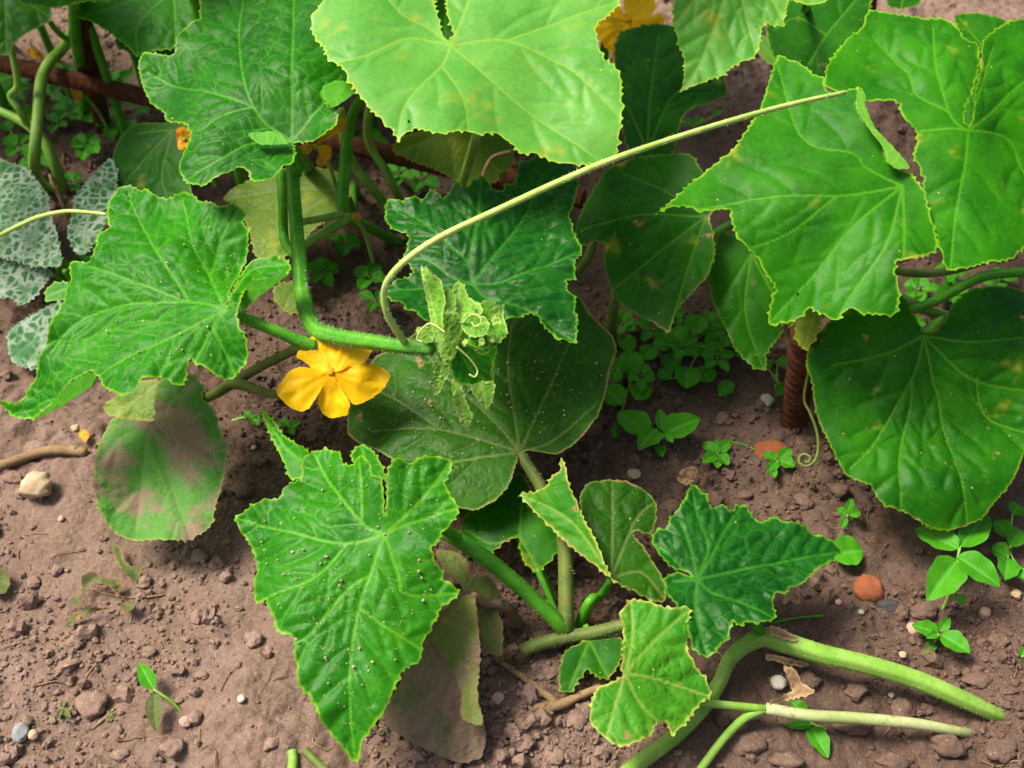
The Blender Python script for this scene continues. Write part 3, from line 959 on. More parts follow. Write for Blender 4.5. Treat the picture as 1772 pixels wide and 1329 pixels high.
# --- top, behind
leaf(RIGHT, [(1590, 150), (1640, 110), (1720, 110), (1760, 160), (1750, 240), (1690, 280), (1620, 260)], (1690, 130), 0.125, N_(20, 0), 'leaf_mature_shaded', [[(1690, 130), (1640, 240)], [(1690, 130), (1735, 230)]], pet=(1700, 180), k=(2, 2, 0), rug=0.0007, seed=311)
leaf(BACK, [(690, 40), (730, -40), (820, -60), (850, 20), (840, 110), (780, 140), (720, 120)], (770, -30), 0.165, N_(18, 0), 'leaf_broad', [[(770, -30), (770, 120)], [(770, -30), (715, 60)], [(770, -30), (830, 60)]], pet=(790, 60), k=(2, 2, 0), rug=0.0007, seed=312)
leaf(BACK, [(1165, 0), (1163, 30), (1170, 61), (1173, 78), (1183, 98), (1183, 122), (1183, 142), (1175, 159), (1200, 149), (1231, 137), (1251, 134), (1261, 122),
            (1285, 107), (1305, 102), (1314, 81), (1319, 47), (1325, 39), (1339, 44), (1354, 46), (1361, 24), (1364, 0), (1360, -50), (1300, -90), (1220, -90), (1180, -50)],
     (1270, -60), 0.195, N_(24, 2), 'leaf_pale', [[(1270, -60), (1245, 20), (1210, 110), (1178, 157)], [(1270, -60), (1290, 20), (1310, 95)], [(1270, -60), (1330, -10), (1358, 40)], [(1270, -60), (1200, 0), (1168, 40)]],
     pet=(1270, 60), k=(3, 2.4, 0), wave=0.005, wl=0.04, rug=0.0012, tooth=0.0009, seed=12, spacing=0.014)
leaf(BACK, [(1060, 60), (1130, 40), (1190, 50), (1250, 120), (1259, 152), (1258, 166), (1227, 179), (1200, 186), (1183, 200), (1176, 220), (1165, 270), (1130, 285), (1090, 275), (1068, 200)],
     (1120, 262), 0.115, N_(20, 4), 'leaf_mature_shaded', [[(1120, 262), (1125, 170), (1140, 60)], [(1120, 262), (1170, 160), (1250, 140)], [(1120, 262), (1085, 180)]],
     pet=(1110, 240), k=(2, 2, 0), rug=0.0008, seed=13, spacing=0.018)
leaf(BACK, [(1324, 47), (1345, 10), (1392, -10), (1450, -40), (1510, -20), (1505, 30), (1490, 70), (1460, 110), (1440, 150), (1407, 140), (1392, 125), (1360, 115), (1335, 95)],
     (1430, 60), 0.125, N_(18, 0), 'leaf_mature_shaded', [[(1430, 60), (1380, 30), (1340, 50)], [(1430, 60), (1400, 110)], [(1430, 60), (1480, 0)]], pet=(1450, 80), rug=0.0008, seed=14, spacing=0.018)
leaf(BACK, [(1310, 60), (1325, 62), (1346, 95), (1345, 112), (1330, 112), (1312, 92), (1300, 75)], (1312, 70), 0.10, N_(30, 0), 'leaf_pale', [[(1312, 70), (1342, 105)]], pet=(1318, 70), k=(3, 3, 0), rug=0.0005, seed=15)
leaf(BACK, [(1367, 0), (1395, 9), (1425, 6), (1445, -8), (1430, -40), (1380, -40)], (1405, -30), 0.19, N_(20, 0), 'leaf_pale', [[(1405, -30), (1405, 5)]], pet=(1405, 20), rug=0.0006, seed=16)
leaf(RIGHT, [(1535, -30), (1533, 12), (1560, 16), (1590, 10), (1596, -5), (1590, -30)], (1565, -25), 0.09, N_(20, 0), 'leaf_mature_shaded', [[(1565, -25), (1560, 12)]], pet=(1565, -5), rug=0.0006, seed=17)
leaf(RIGHT, [(1650, 26), (1680, 21), (1715, 26), (1745, 36), (1725, 60), (1700, 90), (1670, 90), (1655, 55)], (1700, 80), 0.11, N_(20, 0), 'leaf_mature_shaded', [[(1700, 80), (1660, 30)], [(1700, 80), (1740, 40)]], pet=(1705, 90), rug=0.0006, seed=18)

# --- leaves behind the rusty rail and stems
leaf(VINE, [(383, 345), (400, 328), (450, 300), (520, 285), (590, 298), (612, 330), (590, 368), (545, 395), (505, 440), (470, 452), (440, 445), (432, 400), (410, 355)],
     (600, 330), 0.055, N_(16, -4), 'leaf_yellowing', [[(600, 330), (520, 370), (450, 440)], [(600, 330), (480, 330), (390, 345)]], pet=(620, 340), rug=0.0007, seed=19, spacing=0.02)
leaf(BACK, [(676, 262), (690, 236), (760, 222), (850, 224), (888, 246), (890, 285), (862, 316), (808, 326), (767, 300), (720, 282)],
     (780, 225), 0.085, N_(30, 3), 'leaf_yellowing', [[(780, 225), (790, 320)], [(780, 225), (870, 300)], [(780, 225), (690, 262)]], pet=(800, 235), rug=0.0007, seed=20, spacing=0.02)
leaf(VINE, [(471, 502), (485, 488), (512, 488), (530, 505), (526, 540), (501, 544), (480, 529)], (515, 492), 0.045, N_(20, 0), 'leaf_yellowing', [[(515, 492), (490, 535)]], pet=(535, 520), rug=0.0005, seed=21)

# --- left: leaf behind the fresh ones, mottled squash, top left
leaf(BARE, [(195, 271), (203, 247), (222, 222), (244, 213), (271, 213), (305, 213), (325, 217), (332, 250), (325, 300), (335, 345), (291, 350), (250, 345), (196, 335)],
     (300, 225), 0.085, N_(24, -4), 'leaf_mature_shaded', [[(300, 225), (245, 280), (205, 330)], [(300, 225), (280, 300), (290, 345)], [(300, 225), (240, 230)]], pet=(320, 250), rug=0.0007, seed=22, spacing=0.018, tooth=0.0003)
leaf(SQUASH, [(-60, 250), (0, 274), (20, 284), (44, 288), (64, 312), (85, 339), (86, 365), (98, 400), (110, 462), (60, 462), (20, 450), (-70, 430), (-110, 340)],
     (108, 464), 0.055, N_(16, -6), 'leaf_mottled', [[(108, 464), (60, 390), (0, 330), (-60, 300)], [(108, 464), (60, 320)], [(108, 464), (30, 430), (-60, 400)]], pet=(125, 480), k=(3, 3, 0), rug=0.0009, tooth=0.0009, seed=23)
leaf(SQUASH, [(-40, 440), (0, 442), (33, 456), (60, 459), (95, 470), (78, 492), (63, 515), (36, 532), (20, 515), (0, 518), (-40, 512)],
     (92, 470), 0.045, N_(22, -6), 'leaf_mottled', [[(92, 470), (40, 490), (-30, 480)]], pet=(112, 482), k=(3, 3, 0), rug=0.0009, tooth=0.0009, seed=24)
leaf(SQUASH, [(149, 315), (169, 291), (193, 271), (205, 300), (200, 340), (190, 372), (176, 400), (150, 440), (132, 440), (122, 423), (115, 400), (125, 372), (127, 342)],
     (150, 440), 0.055, N_(20, 4), 'leaf_mottled', [[(150, 440), (155, 370), (180, 285)], [(150, 440), (130, 390)]], pet=(140, 470), k=(3, 3, 0), rug=0.0009, tooth=0.0009, seed=25)
leaf(SQUASH, [(13, 575), (43, 552), (103, 520), (125, 540), (110, 580), (80, 634), (60, 641), (26, 631), (17, 618), (12, 598)],
     (112, 535), 0.030, N_(18, -4), 'leaf_mottled', [[(112, 535), (60, 585), (20, 620)], [(112, 535), (75, 620)]], pet=(125, 540), k=(3, 3, 0), rug=0.0008, tooth=0.0008, seed=26)
leaf(SQUASH, [(76, 505), (90, 490), (115, 486), (125, 500), (112, 520), (80, 522)], (118, 498), 0.060, N_(24, 0), 'leaf_fresh', [[(118, 498), (82, 512)]], pet=(130, 500), k=(4, 4, 0), rug=0.0007, seed=27)
leaf(BARE, [(-60, -30), (-50, 90), (0, 98), (20, 91), (25, 71), (61, 51), (88, 37), (91, 20), (81, 10), (60, -30)], (10, -20), 0.140, N_(26, 0), 'leaf_mature_shaded', [[(10, -20), (10, 85)], [(10, -20), (80, 25)]], pet=(20, 80), k=(3, 3, 0), rug=0.0009, seed=28, tooth=0.0003)
leaf(BARE, [(20, -30), (34, 7), (58, 11), (81, 15), (102, 13), (140, 5), (196, 0), (230, -30)], (120, -28), 0.165, N_(20, 0), 'leaf_fresh', [[(120, -28), (100, 10)], [(120, -28), (190, -3)]], pet=(125, 20), k=(3, 3, 0), rug=0.0006, seed=29)
leaf(BARE, [(132, 30), (146, -5), (200, -50), (290, -60), (350, -20), (352, 10), (339, 41), (308, 68), (301, 86), (257, 90), (237, 98), (220, 81), (190, 58), (159, 37)],
     (300, -20), 0.145, N_(22, 0), 'leaf_fresh', [[(300, -20), (240, 40), (238, 92)], [(300, -20), (200, 10), (140, 30)], [(300, -20), (305, 75)]], pet=(310, 60), k=(2.5, 3, 0), wave=0.005, rug=0.0007, seed=30, spacing=0.02)

# --- the low plant in front
leaf(LOW, [(612, 690), (601, 722), (602, 752), (618, 766), (645, 775), (659, 784), (677, 793), (700, 830), (740, 870), (797, 880), (824, 885), (859, 866), (882, 840), (894, 802),
           (898, 786), (914, 778), (944, 784), (964, 788), (991, 772), (1014, 749), (1038, 714), (1049, 678), (1055, 643), (1068, 605), (1061, 582),
           (1038, 561), (1020, 543), (1005, 515), (960, 480), (870, 490), (760, 545), (690, 600), (645, 620)],
     (900, 782), 0.060, N_(14, -3), 'leaf_old',
     [[(900, 782), (891, 725), (879, 637), (885, 560)], [(900, 782), (920, 735), (947, 678), (985, 590)], [(900, 782), (862, 737), (824, 699), (760, 640), (720, 590)],
      [(900, 782), (859, 769), (762, 743), (642, 746)], [(762, 743), (689, 693), (620, 660)], [(900, 782), (785, 799), (720, 830)], [(900, 782), (960, 760), (1030, 700)]],
     k=(2.0, 1.6, 0.3), wave=0.004, wl=0.05, rug=0.0009, tooth=0.0003, seed=33, spacing=0.02, key='old')
L8s = ALL_SURF['old']
L8o = [o for o in LOW.children if o.name.startswith('leaf')][-1]
tube('petiole', L8o, [L8s.p0 - L8s.n * 0.002, at(940, 850, 0.050), at(975, 930, 0.040), at(980, 1092, 0.014)], [0.0026, 0.003, 0.0034, 0.0038], 'stem_olive', ridges=5, hairs=160, hairlen=0.0016)

L9o, L9s = leaf(LOW, [(404, 894), (423, 882), (456, 863), (484, 861), (491, 847), (503, 837), (522, 828), (522, 795), (541, 780), (565, 773), (591, 783), (591, 799), (607, 802),
                      (621, 785), (640, 799), (645, 825), (660, 825), (665, 850), (666, 900), (669, 850), (666, 823), (678, 802), (692, 792), (707, 802), (735, 790), (782, 792), (780, 814), (768, 833), (780, 856), (796, 880),
                      (787, 904), (763, 922), (761, 937), (747, 951), (754, 974), (768, 989), (766, 1003), (792, 1017), (794, 1031), (759, 1055),
                      (759, 1069), (742, 1093), (730, 1112), (730, 1145), (695, 1159), (690, 1178), (669, 1225), (645, 1258), (626, 1287), (621, 1320),
                      (607, 1315), (588, 1287), (560, 1258), (546, 1225), (536, 1206), (517, 1187), (515, 1154), (508, 1131), (510, 1102), (477, 1093),
                      (472, 1064), (463, 1050), (460, 1036), (442, 1048), (439, 1022), (446, 984), (439, 960), (432, 941), (418, 922)],
                (666, 925), 0.090, N_(18, -3), 'leaf_spring',
                [[(666, 925), (640, 993), (621, 1050), (607, 1126), (605, 1221), (614, 1315)], [(666, 925), (688, 993), (702, 1027), (788, 1026)],
                 [(666, 925), (711, 904), (790, 880)], [(666, 925), (730, 861), (775, 800)], [(666, 925), (626, 904), (569, 833), (543, 785)],
                 [(666, 925), (607, 939), (550, 932), (408, 896)], [(600, 941), (536, 1003), (443, 1043)], [(626, 904), (625, 840), (620, 790)], [(640, 993), (600, 1020), (540, 1090), (512, 1110)],
                 [(621, 1050), (660, 1080), (725, 1120)]],
                pet=(795, 935, 0.055), pb=0.02, k=(2.6, 1.9, 0.2), wave=0.009, wl=0.034, rug=0.0014, tooth=0.0006, ripple=0.001, seed=34, spacing=0.011, key='star')
leaf(LOW, [(446, 700), (475, 728), (489, 752), (515, 768), (536, 780), (530, 800), (522, 830), (498, 828), (494, 804), (475, 771), (456, 728)], (525, 800), 0.075, N_(30, -25), 'leaf_fresh',
     [[(525, 800), (490, 770), (448, 704)]], pet=(560, 840), k=(5, 3, 0), rug=0.0008, seed=35, fold=0.7, foldax=(448, 704))
leaf(LOW, [(605, 790), (612, 775), (626, 767), (645, 778), (662, 804), (668, 830), (630, 835)], (640, 825), 0.075, N_(10, 0), 'leaf_fresh', [[(640, 825), (625, 772)]], pet=(650, 850), k=(5, 3, 0), rug=0.0007, seed=36)

# withered leaves of the low plant
W1o, W1s = leaf(LOW, [(763, 1064), (792, 1031), (806, 1022), (825, 1027), (827, 1079), (832, 1131), (827, 1173), (830, 1230), (839, 1254), (841, 1282), (834, 1311), (806, 1322),
                      (773, 1315), (735, 1296), (702, 1277), (669, 1258), (664, 1235), (692, 1183), (715, 1145), (735, 1110)],
                (812, 1026), 0.050, N_(26, -6), 'leaf_soiled', [[(812, 1026), (790, 1150), (740, 1280)], [(812, 1026), (820, 1180), (810, 1310)]],
                pet=(900, 1090), pm='stem_dry', k=(5, 2.5, 0), wave=0.006, wl=0.035, rug=0.0012, tooth=0.0003, seed=37, label='soil-crusted brown leaf')
leaf(LOW, [(740, 1107), (773, 1060), (800, 1030), (822, 1027), (827, 1079), (832, 1131), (825, 1202), (839, 1258), (806, 1249), (796, 1235), (799, 1202), (792, 1178), (773, 1154), (754, 1116)],
     (818, 1030), 0.060, N_(28, -8), 'leaf_withered', [[(818, 1030), (805, 1120), (818, 1240)]], pet=(900, 1085), pm='stem_dry', k=(6, 2.2, 0), wave=0.004, wl=0.03, rug=0.0012, tooth=0.0003, seed=38)
leaf(LOW, [(752, 950), (790, 955), (811, 970), (814, 1000), (846, 995), (871, 1030), (861, 1060), (871, 1077), (869, 1137), (846, 1132), (832, 1110), (826, 1050), (800, 1015), (765, 985)],
     (866, 1120), 0.030, N_(14, 2), 'leaf_withered', [[(866, 1120), (840, 1040), (800, 970)]], k=(4, 3, 0), wave=0.005, wl=0.03, rug=0.001, seed=39, pet=(900, 1150), pm='stem_dry', tooth=0.0003)
leaf(LOW, [(799, 897), (795, 923), (816, 948), (846, 965), (863, 944), (897, 927), (899, 948), (906, 974), (931, 995), (944, 978), (965, 957), (975, 923), (950, 880), (925, 850), (901, 816), (867, 840), (824, 870)],
     (899, 925), 0.030, N_(12, 0), 'leaf_mature_shaded', [[(899, 925), (850, 940), (805, 915)], [(899, 925), (930, 985)], [(899, 925), (905, 850)]], pet=(960, 1060), rug=0.0009, seed=40, pr=0.0016)
leaf(LOW, [(974, 1128), (965, 1171), (968, 1201), (991, 1197), (1006, 1171), (1017, 1158), (1034, 1175), (1055, 1175), (1075, 1145), (1082, 1102), (1017, 1105)],
     (1020, 1108), 0.014, N_(12, 0), 'leaf_mature_shaded', [[(1020, 1108), (985, 1190)], [(1020, 1108), (1050, 1168)]], pet=(1010, 1100), rug=0.0008, seed=43, pb=0.005, pr=0.0014)
# twisted leaf: upper blade and the folded strip showing its pale side
T2o, T2s = leaf(LOW, [(1002, 858), (1017, 835), (1051, 829), (1085, 833), (1120, 850), (1137, 871), (1135, 901), (1128, 925), (1102, 918), (1092, 921), (1115, 948), (1137, 983),
                      (1154, 1017), (1152, 1042), (1128, 1042), (1115, 1032), (1090, 1021), (1058, 1003), (1035, 968), (1022, 935), (1005, 895)],
                (1058, 1000), 0.040, N_(16, 6), 'leaf_old', [[(1058, 1000), (1060, 920), (1060, 835)], [(1058, 1000), (1110, 990), (1150, 1035)], [(1058, 1000), (1100, 900), (1130, 870)]],
                pet=(1000, 1090), k=(3, 2.5, 0), rug=0.001, seed=44, tooth=0.0005)
blade('folded_lobe', T2o, [(897, 854), (931, 850), (948, 837), (955, 822), (970, 816), (970, 790), (978, 800), (987, 846), (1008, 893), (1030, 931), (1043, 965), (1060, 1004), (1090, 1021), (1075, 1014), (1043, 991),
                           (1025, 974), (1000, 957), (970, 931), (940, 901), (910, 871)],
      (1043, 975), 0.052, N_(40, -18), 'leaf_scorched', [[(1043, 975), (985, 900), (903, 856)]], k=(3, 3, 0), rug=0.0009, seed=45, label='yellow-green folded lobe')

leaf(THICK, [(1197, 835), (1207, 838), (1224, 857), (1226, 870), (1234, 881), (1248, 870), (1262, 887), (1275, 873), (1289, 870), (1300, 884), (1305, 895), (1321, 903),
             (1335, 893), (1346, 895), (1351, 903), (1370, 906), (1392, 911), (1405, 922), (1432, 930), (1465, 952), (1440, 971), (1416, 984),
             (1405, 995), (1389, 1011), (1367, 1014), (1362, 1028), (1343, 1025), (1337, 1038), (1344, 1055), (1342, 1071), (1332, 1076), (1313, 1078),
             (1289, 1076), (1283, 1087), (1270, 1076), (1264, 1085), (1263, 1104), (1248, 1114), (1237, 1131), (1226, 1137), (1210, 1131), (1199, 1117),
             (1190, 1093), (1180, 1060), (1165, 1044), (1150, 1030), (1148, 1000), (1165, 990), (1188, 992), (1200, 1000), (1190, 986), (1169, 984), (1148, 973), (1138, 952), (1126, 935), (1134, 916),
             (1156, 911), (1159, 892), (1169, 887), (1183, 865)],
     (1207, 1002), 0.052, N_(10, 3), 'leaf_dark',
     [[(1207, 1002), (1270, 987), (1360, 970), (1463, 952)], [(1207, 1002), (1226, 946), (1207, 889), (1199, 838)], [(1207, 1002), (1197, 952), (1180, 905)],
      [(1207, 1002), (1232, 960), (1255, 915), (1285, 872)], [(1207, 1002), (1232, 1025), (1280, 1040), (1338, 1068)], [(1207, 1002), (1205, 1060), (1226, 1134)], [(1207, 1002), (1165, 1005)], [(1207, 1002), (1170, 970), (1130, 938)]],
     pet=(1322, 1106, 0.012), pb=0.012, k=(1.6, 1.6, 0), wave=0.004, wl=0.03, rug=0.0016, tooth=0.0006, ripple=0.0009, seed=46, spacing=0.009, key='dark_right')

leaf(THIN, [(1090, 1034), (1120, 1040), (1154, 1051), (1197, 1049), (1192, 1077), (1197, 1102), (1188, 1120), (1201, 1150), (1222, 1171), (1233, 1205), (1214, 1214),
            (1188, 1252), (1162, 1274), (1154, 1248), (1132, 1257), (1128, 1274), (1077, 1295), (1047, 1278), (1021, 1252), (1021, 1214), (1034, 1188),
            (1060, 1180), (1079, 1168), (1075, 1145), (1079, 1111), (1077, 1077), (1070, 1064)],
     (1082, 1165), 0.045, N_(16, 3), 'leaf_scorched',
     [[(1082, 1165), (1140, 1175), (1228, 1203)], [(1082, 1165), (1130, 1110), (1192, 1055)], [(1082, 1165), (1095, 1100), (1092, 1040)], [(1082, 1165), (1110, 1220), (1160, 1268)], [(1082, 1165), (1065, 1220), (1050, 1275)]],
     k=(3, 3, 0), wave=0.005, wl=0.035, rug=0.0013, tooth=0.0007, seed=47, spacing=0.011, holes=[[(1190, 1104), (1196, 1106), (1196, 1118), (1188, 1116)], [(1134, 1252), (1152, 1244), (1154, 1270), (1140, 1262)]], key='scorched')
TH_S = ALL_SURF['scorched']
TH_O = [o for o in THIN.children if o.name.startswith('leaf')][-1]
tube('petiole', TH_O, [TH_S.p0 - TH_S.n * 0.002, at(1150, 1195, 0.024), at(1215, 1215, 0.017), at(1325, 1227, 0.012)], [0.0014, 0.0017, 0.0019, 0.002], 'stem_light')

DUSTY = leaf(VINE, [(266, 666), (300, 645), (336, 647), (349, 663), (356, 671), (349, 688), (363, 701), (374, 715), (379, 739), (393, 772), (390, 810), (387, 837), (377, 872), (368, 902),
                    (352, 923), (325, 934), (293, 936), (257, 936), (225, 934), (203, 926), (187, 910), (173, 885), (165, 864), (163, 826), (164, 796), (173, 764),
                    (184, 747), (192, 728), (209, 722), (230, 724), (252, 731), (261, 735), (267, 723), (268, 701)],
             (262, 737), 0.048, N_(18, -2), 'leaf_dusty', [[(262, 737), (245, 830), (235, 925)], [(262, 737), (300, 850), (330, 930)], [(262, 737), (340, 770), (392, 778)], [(262, 737), (205, 760), (170, 800)], [(262, 737), (300, 690), (340, 655)]],
             pet=(352, 690, 0.03), pb=0.012, pm='stem_olive', k=(2.5, 2.2, 0), wave=0.008, wl=0.03, rug=0.0011, tooth=0.0007, ripple=0.0012, seed=48, spacing=0.018, label='soil-dusted dull leaf')
leaf(VINE, [(177, 704), (187, 693), (206, 682), (240, 660), (275, 655), (285, 690), (270, 730), (244, 728), (206, 722), (188, 720)], (272, 665), 0.040, N_(20, -5), 'leaf_yellowing', [[(272, 665), (220, 700), (185, 705)]],
     pet=(352, 690, 0.03), pb=0.01, pm='stem_olive', k=(3, 3, 0), rug=0.0007, seed=49, tooth=0.0003)

# ------------------------------------------------------------------ stems of the vine, its tip, flower and tendrils
stem(VINE, [(560, 330, -0.004, 11), (530, 290, 0.06, 11), (508, 262, 0.122, 11), (508, 310, 0.122, 11), (513, 380, 0.112, 11.5), (520, 460, 0.104, 12.5), (524, 510, 0.100, 13), (543, 566, 0.100, 14), (580, 582, 0.104, 14),
            (640, 591, 0.112, 13), (700, 600, 0.119, 12), (748, 604, 0.124, 11)], 'stem_green', ridges=5, seg=15, hairs=1500, hairlen=0.0019)
stem(VINE, [(487, 296, 0.10, 8), (490, 350, 0.088, 8), (494, 420, 0.070, 8), (520, 452, 0.104, 7)], 'stem_green', ridges=5)
stem(VINE, [(520, 384, 0.108, 6), (555, 378, 0.100, 6), (592, 370, 0.094, 6)], 'stem_light', ridges=5, hairs=60, hairlen=0.0014)
stem(VINE, [(526, 424, 0.100, 7), (565, 400, 0.090, 8), (604, 376, 0.088, 9)], 'stem_light', ridges=5, hairs=60, hairlen=0.0014)
stem(VINE, [(650, 140, 0.155, 8), (622, 175, 0.135, 9), (606, 210, 0.12, 9), (598, 280, 0.098, 10), (596, 365, 0.080, 10), (640, 395, 0.04, 9), (690, 420, -0.003, 9)], 'stem_green', ridges=5)
stem(VINE, [(352, 692, 0.030, 8), (375, 680, 0.033, 9), (405, 664, 0.036, 10), (440, 672, 0.050, 8), (480, 682, 0.066, 7), (540, 668, 0.076, 6)], 'stem_olive', name='stem', ridges=5, hairs=70, hairlen=0.0014)
stem(VINE, [(405, 664, 0.036, 8), (440, 640, 0.05, 8), (500, 610, 0.08, 8), (548, 590, 0.098, 9)], 'stem_olive', ridges=5)
stem(VINE, [(700, 592, 0.122, 6.5), (683, 567, 0.134, 6.5), (669, 540, 0.146, 6), (664, 508, 0.156, 6), (676, 478, 0.166, 6), (710, 444, 0.174, 6), (770, 406, 0.181, 6), (860, 364, 0.189, 6), (960, 318, 0.197, 6),
            (1060, 276, 0.203, 5.8), (1180, 235, 0.205, 5.2), (1300, 199, 0.204, 5), (1380, 178, 0.202, 4.5), (1462, 160, 0.199, 4)], 'tendril_pale', name='tendril', hairs=420, hairlen=0.0013, label='long pale arching tendril')
stem(BARE, [(-12, 414, 0.080, 4), (0, 407, 0.083, 4), (60, 378, 0.096, 4), (110, 366, 0.104, 3.6), (150, 367, 0.108, 3.2), (184, 371, 0.11, 3)], 'tendril_pale', name='tendril')
cur = [(1392, 690, 0.040), (1402, 715, 0.034), (1413, 745, 0.028), (1416, 775, 0.022), (1410, 797, 0.018), (1396, 807, 0.016), (1384, 802, 0.016), (1383, 792, 0.017), (1391, 786, 0.018), (1401, 790, 0.018), (1401, 798, 0.016), (1393, 800, 0.015)]
stem(RIGHT, [(1400, 640, 0.06, 3)] + [(a, b, c, 2.6) for a, b, c in cur], 'stem_olive', name='tendril', seg=7, label='thin curling tendril')


def blade_fuzz(parent, o, n, L=0.0016):
    """short white hairs on a young blade"""
    me = o.data
    co = np.empty(len(me.vertices) * 3)
    me.vertices.foreach_get('co', co)
    no = np.empty(len(me.vertices) * 3)
    me.vertices.foreach_get('normal', no)
    co, no = co.reshape(-1, 3) + root_loc(o), no.reshape(-1, 3)
    HV, HF = [], []
    for i in rng.integers(0, len(co), n):
        d = no[i] * (1 if rng.random() < 0.6 else -1) + 0.5 * rng.normal(size=3)
        d /= np.linalg.norm(d)
        s1 = np.cross(d, [0.3, 0.5, 0.8])
        s1 /= np.linalg.norm(s1)
        s2 = np.cross(d, s1)
        w_ = 0.00007
        q = len(HV)
        HV += [co[i] + s1 * w_, co[i] - s1 * w_ * 0.5 + s2 * w_, co[i] - s1 * w_ * 0.5 - s2 * w_, co[i] + d * L * rng.uniform(0.5, 1.3)]
        HF += [(q, q + 1, q + 3), (q + 1, q + 2, q + 3), (q + 2, q, q + 3)]
    return HV, HF


TIPZ = 0.132
TIP, _s = blade('growing_tip', VINE, [(753, 540), (766, 533), (780, 538), (802, 542), (812, 553), (806, 566), (799, 575), (794, 594), (788, 618), (767, 626), (756, 604), (760, 585)], (758, 604), TIPZ, N_(35, 10), 'leaf_bud',
                [[(758, 604), (775, 570), (785, 540)], [(758, 604), (790, 585), (808, 556)], [(758, 604), (775, 618)]], k=(8, 8, 0), wave=0.002, wl=0.012, rug=0.0009, tooth=0.0006, tsp=0.003, seed=50, res=0.0009, spacing=0.006,
                label='fuzzy pale cluster of unopened leaves')
tips = [
    ([(727, 459), (738, 464), (748, 475), (757, 478), (765, 492), (772, 522), (766, 540), (768, 580), (760, 598), (750, 580), (744, 550), (738, 520), (731, 490)], (762, 592), 0.140, N_(55, -12), [(762, 592), (748, 530), (728, 462)]),
    ([(780, 505), (787, 490), (794, 486), (803, 492), (808, 508), (815, 520), (830, 524), (838, 540), (815, 552), (790, 540), (772, 530)], (795, 550), 0.146, N_(30, 0), [(795, 550), (794, 490)]),
    ([(815, 520), (832, 524), (848, 518), (858, 522), (852, 535), (866, 530), (873, 524), (871, 548), (876, 562), (880, 577), (864, 594), (850, 590), (840, 575), (820, 560)], (818, 570), 0.142, N_(26, 8), [(818, 570), (865, 540)]),
    ([(796, 591), (815, 598), (821, 605), (832, 612), (843, 610), (852, 600), (862, 596), (856, 620), (853, 637), (856, 655), (848, 667), (834, 660), (822, 668), (807, 667), (790, 662), (781, 645), (778, 630), (784, 610)], (790, 596), 0.128, N_(45, 4), [(790, 596), (815, 640), (845, 660)]),
    ([(750, 625), (780, 628), (777, 648), (769, 662), (758, 684), (751, 683), (750, 655)], (765, 620), 0.126, N_(60, 0), [(765, 625), (756, 678)]),
    ([(780, 655), (798, 662), (804, 685), (810, 702), (819, 719), (815, 732), (808, 741), (796, 730), (786, 705)], (788, 655), 0.118, N_(60, 6), [(788, 660), (806, 735)]),
    ([(812, 668), (835, 660), (858, 660), (854, 690), (844, 712), (834, 702), (824, 690)], (832, 660), 0.116, N_(58, 6), [(832, 664), (842, 706)]),
    ([(718, 570), (728, 565), (749, 564), (752, 578), (750, 591), (735, 594), (726, 588)], (750, 585), 0.130, N_(30, 0), [(750, 585), (722, 570)]),
    ([(800, 545), (820, 540), (842, 548), (848, 566), (838, 582), (815, 584), (800, 572)], (802, 575), 0.148, N_(24, -10), [(802, 575), (840, 555)]),
    ([(806, 570), (828, 568), (846, 580), (850, 600), (832, 606), (812, 596)], (804, 590), 0.144, N_(40, 14), [(804, 590), (846, 590)]),
    ([(766, 500), (780, 498), (790, 515), (788, 540), (772, 545), (764, 525)], (774, 545), 0.150, N_(44, 18), [(774, 545), (778, 502)]),
]
HVs, HFs = [], []
for i, (o_, b_, z_, n_, v_) in enumerate(tips):
    t_, _ = blade('young_leaf', TIP, o_, b_, z_, n_, 'leaf_fresh' if i in (3, 9) else 'leaf_bud', [v_], k=(5, 5, 1), wave=0.0012, wl=0.010, rug=0.0005, tooth=0.0004, tsp=0.0030, ripple=0.0002, seed=51 + i, res=0.0009, spacing=0.004, fold=0.5, foldax=v_[-1])
    hv, hf = blade_fuzz(TIP, t_, 90)
    q = len(HVs)
    HVs += hv
    HFs += [tuple(a + q for a in f) for f in hf]
hv, hf = blade_fuzz(TIP, TIP, 140)
q = len(HVs)
HVs += hv
HFs += [tuple(a + q for a in f) for f in hf]
# crinkled mass of the tightest leaflets
for i in range(14):
    cx, cy = random.uniform(800, 862), random.uniform(520, 600)
    r_ = random.uniform(4, 8)
    a0 = random.uniform(0, 6.3)
    pts = [(cx + r_ * random.uniform(0.6, 1.2) * math.cos(a0 + j * 0.785), cy + r_ * random.uniform(0.6, 1.2) * math.sin(a0 + j * 0.785)) for j in range(8)]
    t_, _ = blade('young_leaf', TIP, pts, (cx, cy), random.uniform(0.136, 0.152), N_(random.uniform(0, 60), random.uniform(-50, 50)), 'leaf_bud', [[(cx, cy), pts[0]]], k=(25, 25, 10), wave=0.0015, wl=0.006,
                  rug=0.0006, tooth=0.0006, tsp=0.002, ripple=0.0008, seed=80 + i, res=0.0009, spacing=0.004)
    hv, hf = blade_fuzz(TIP, t_, 18)
    q = len(HVs)
    HVs += hv
    HFs += [tuple(a + q for a in f) for f in hf]
for t_pts in ([(800, 560, 0.150), (815, 545, 0.156), (830, 548, 0.158), (832, 560, 0.156), (822, 565, 0.155), (816, 557, 0.156)], [(790, 600, 0.140), (812, 620, 0.134), (826, 640, 0.128), (822, 652, 0.126), (812, 648, 0.127)],
              [(770, 575, 0.146), (745, 560, 0.146), (728, 572, 0.142), (722, 586, 0.138), (730, 592, 0.137)]):
    stem(TIP, [(a, b, c, 1.7) for a, b, c in t_pts], 'tendril_pale', name='young_tendril', seg=6)
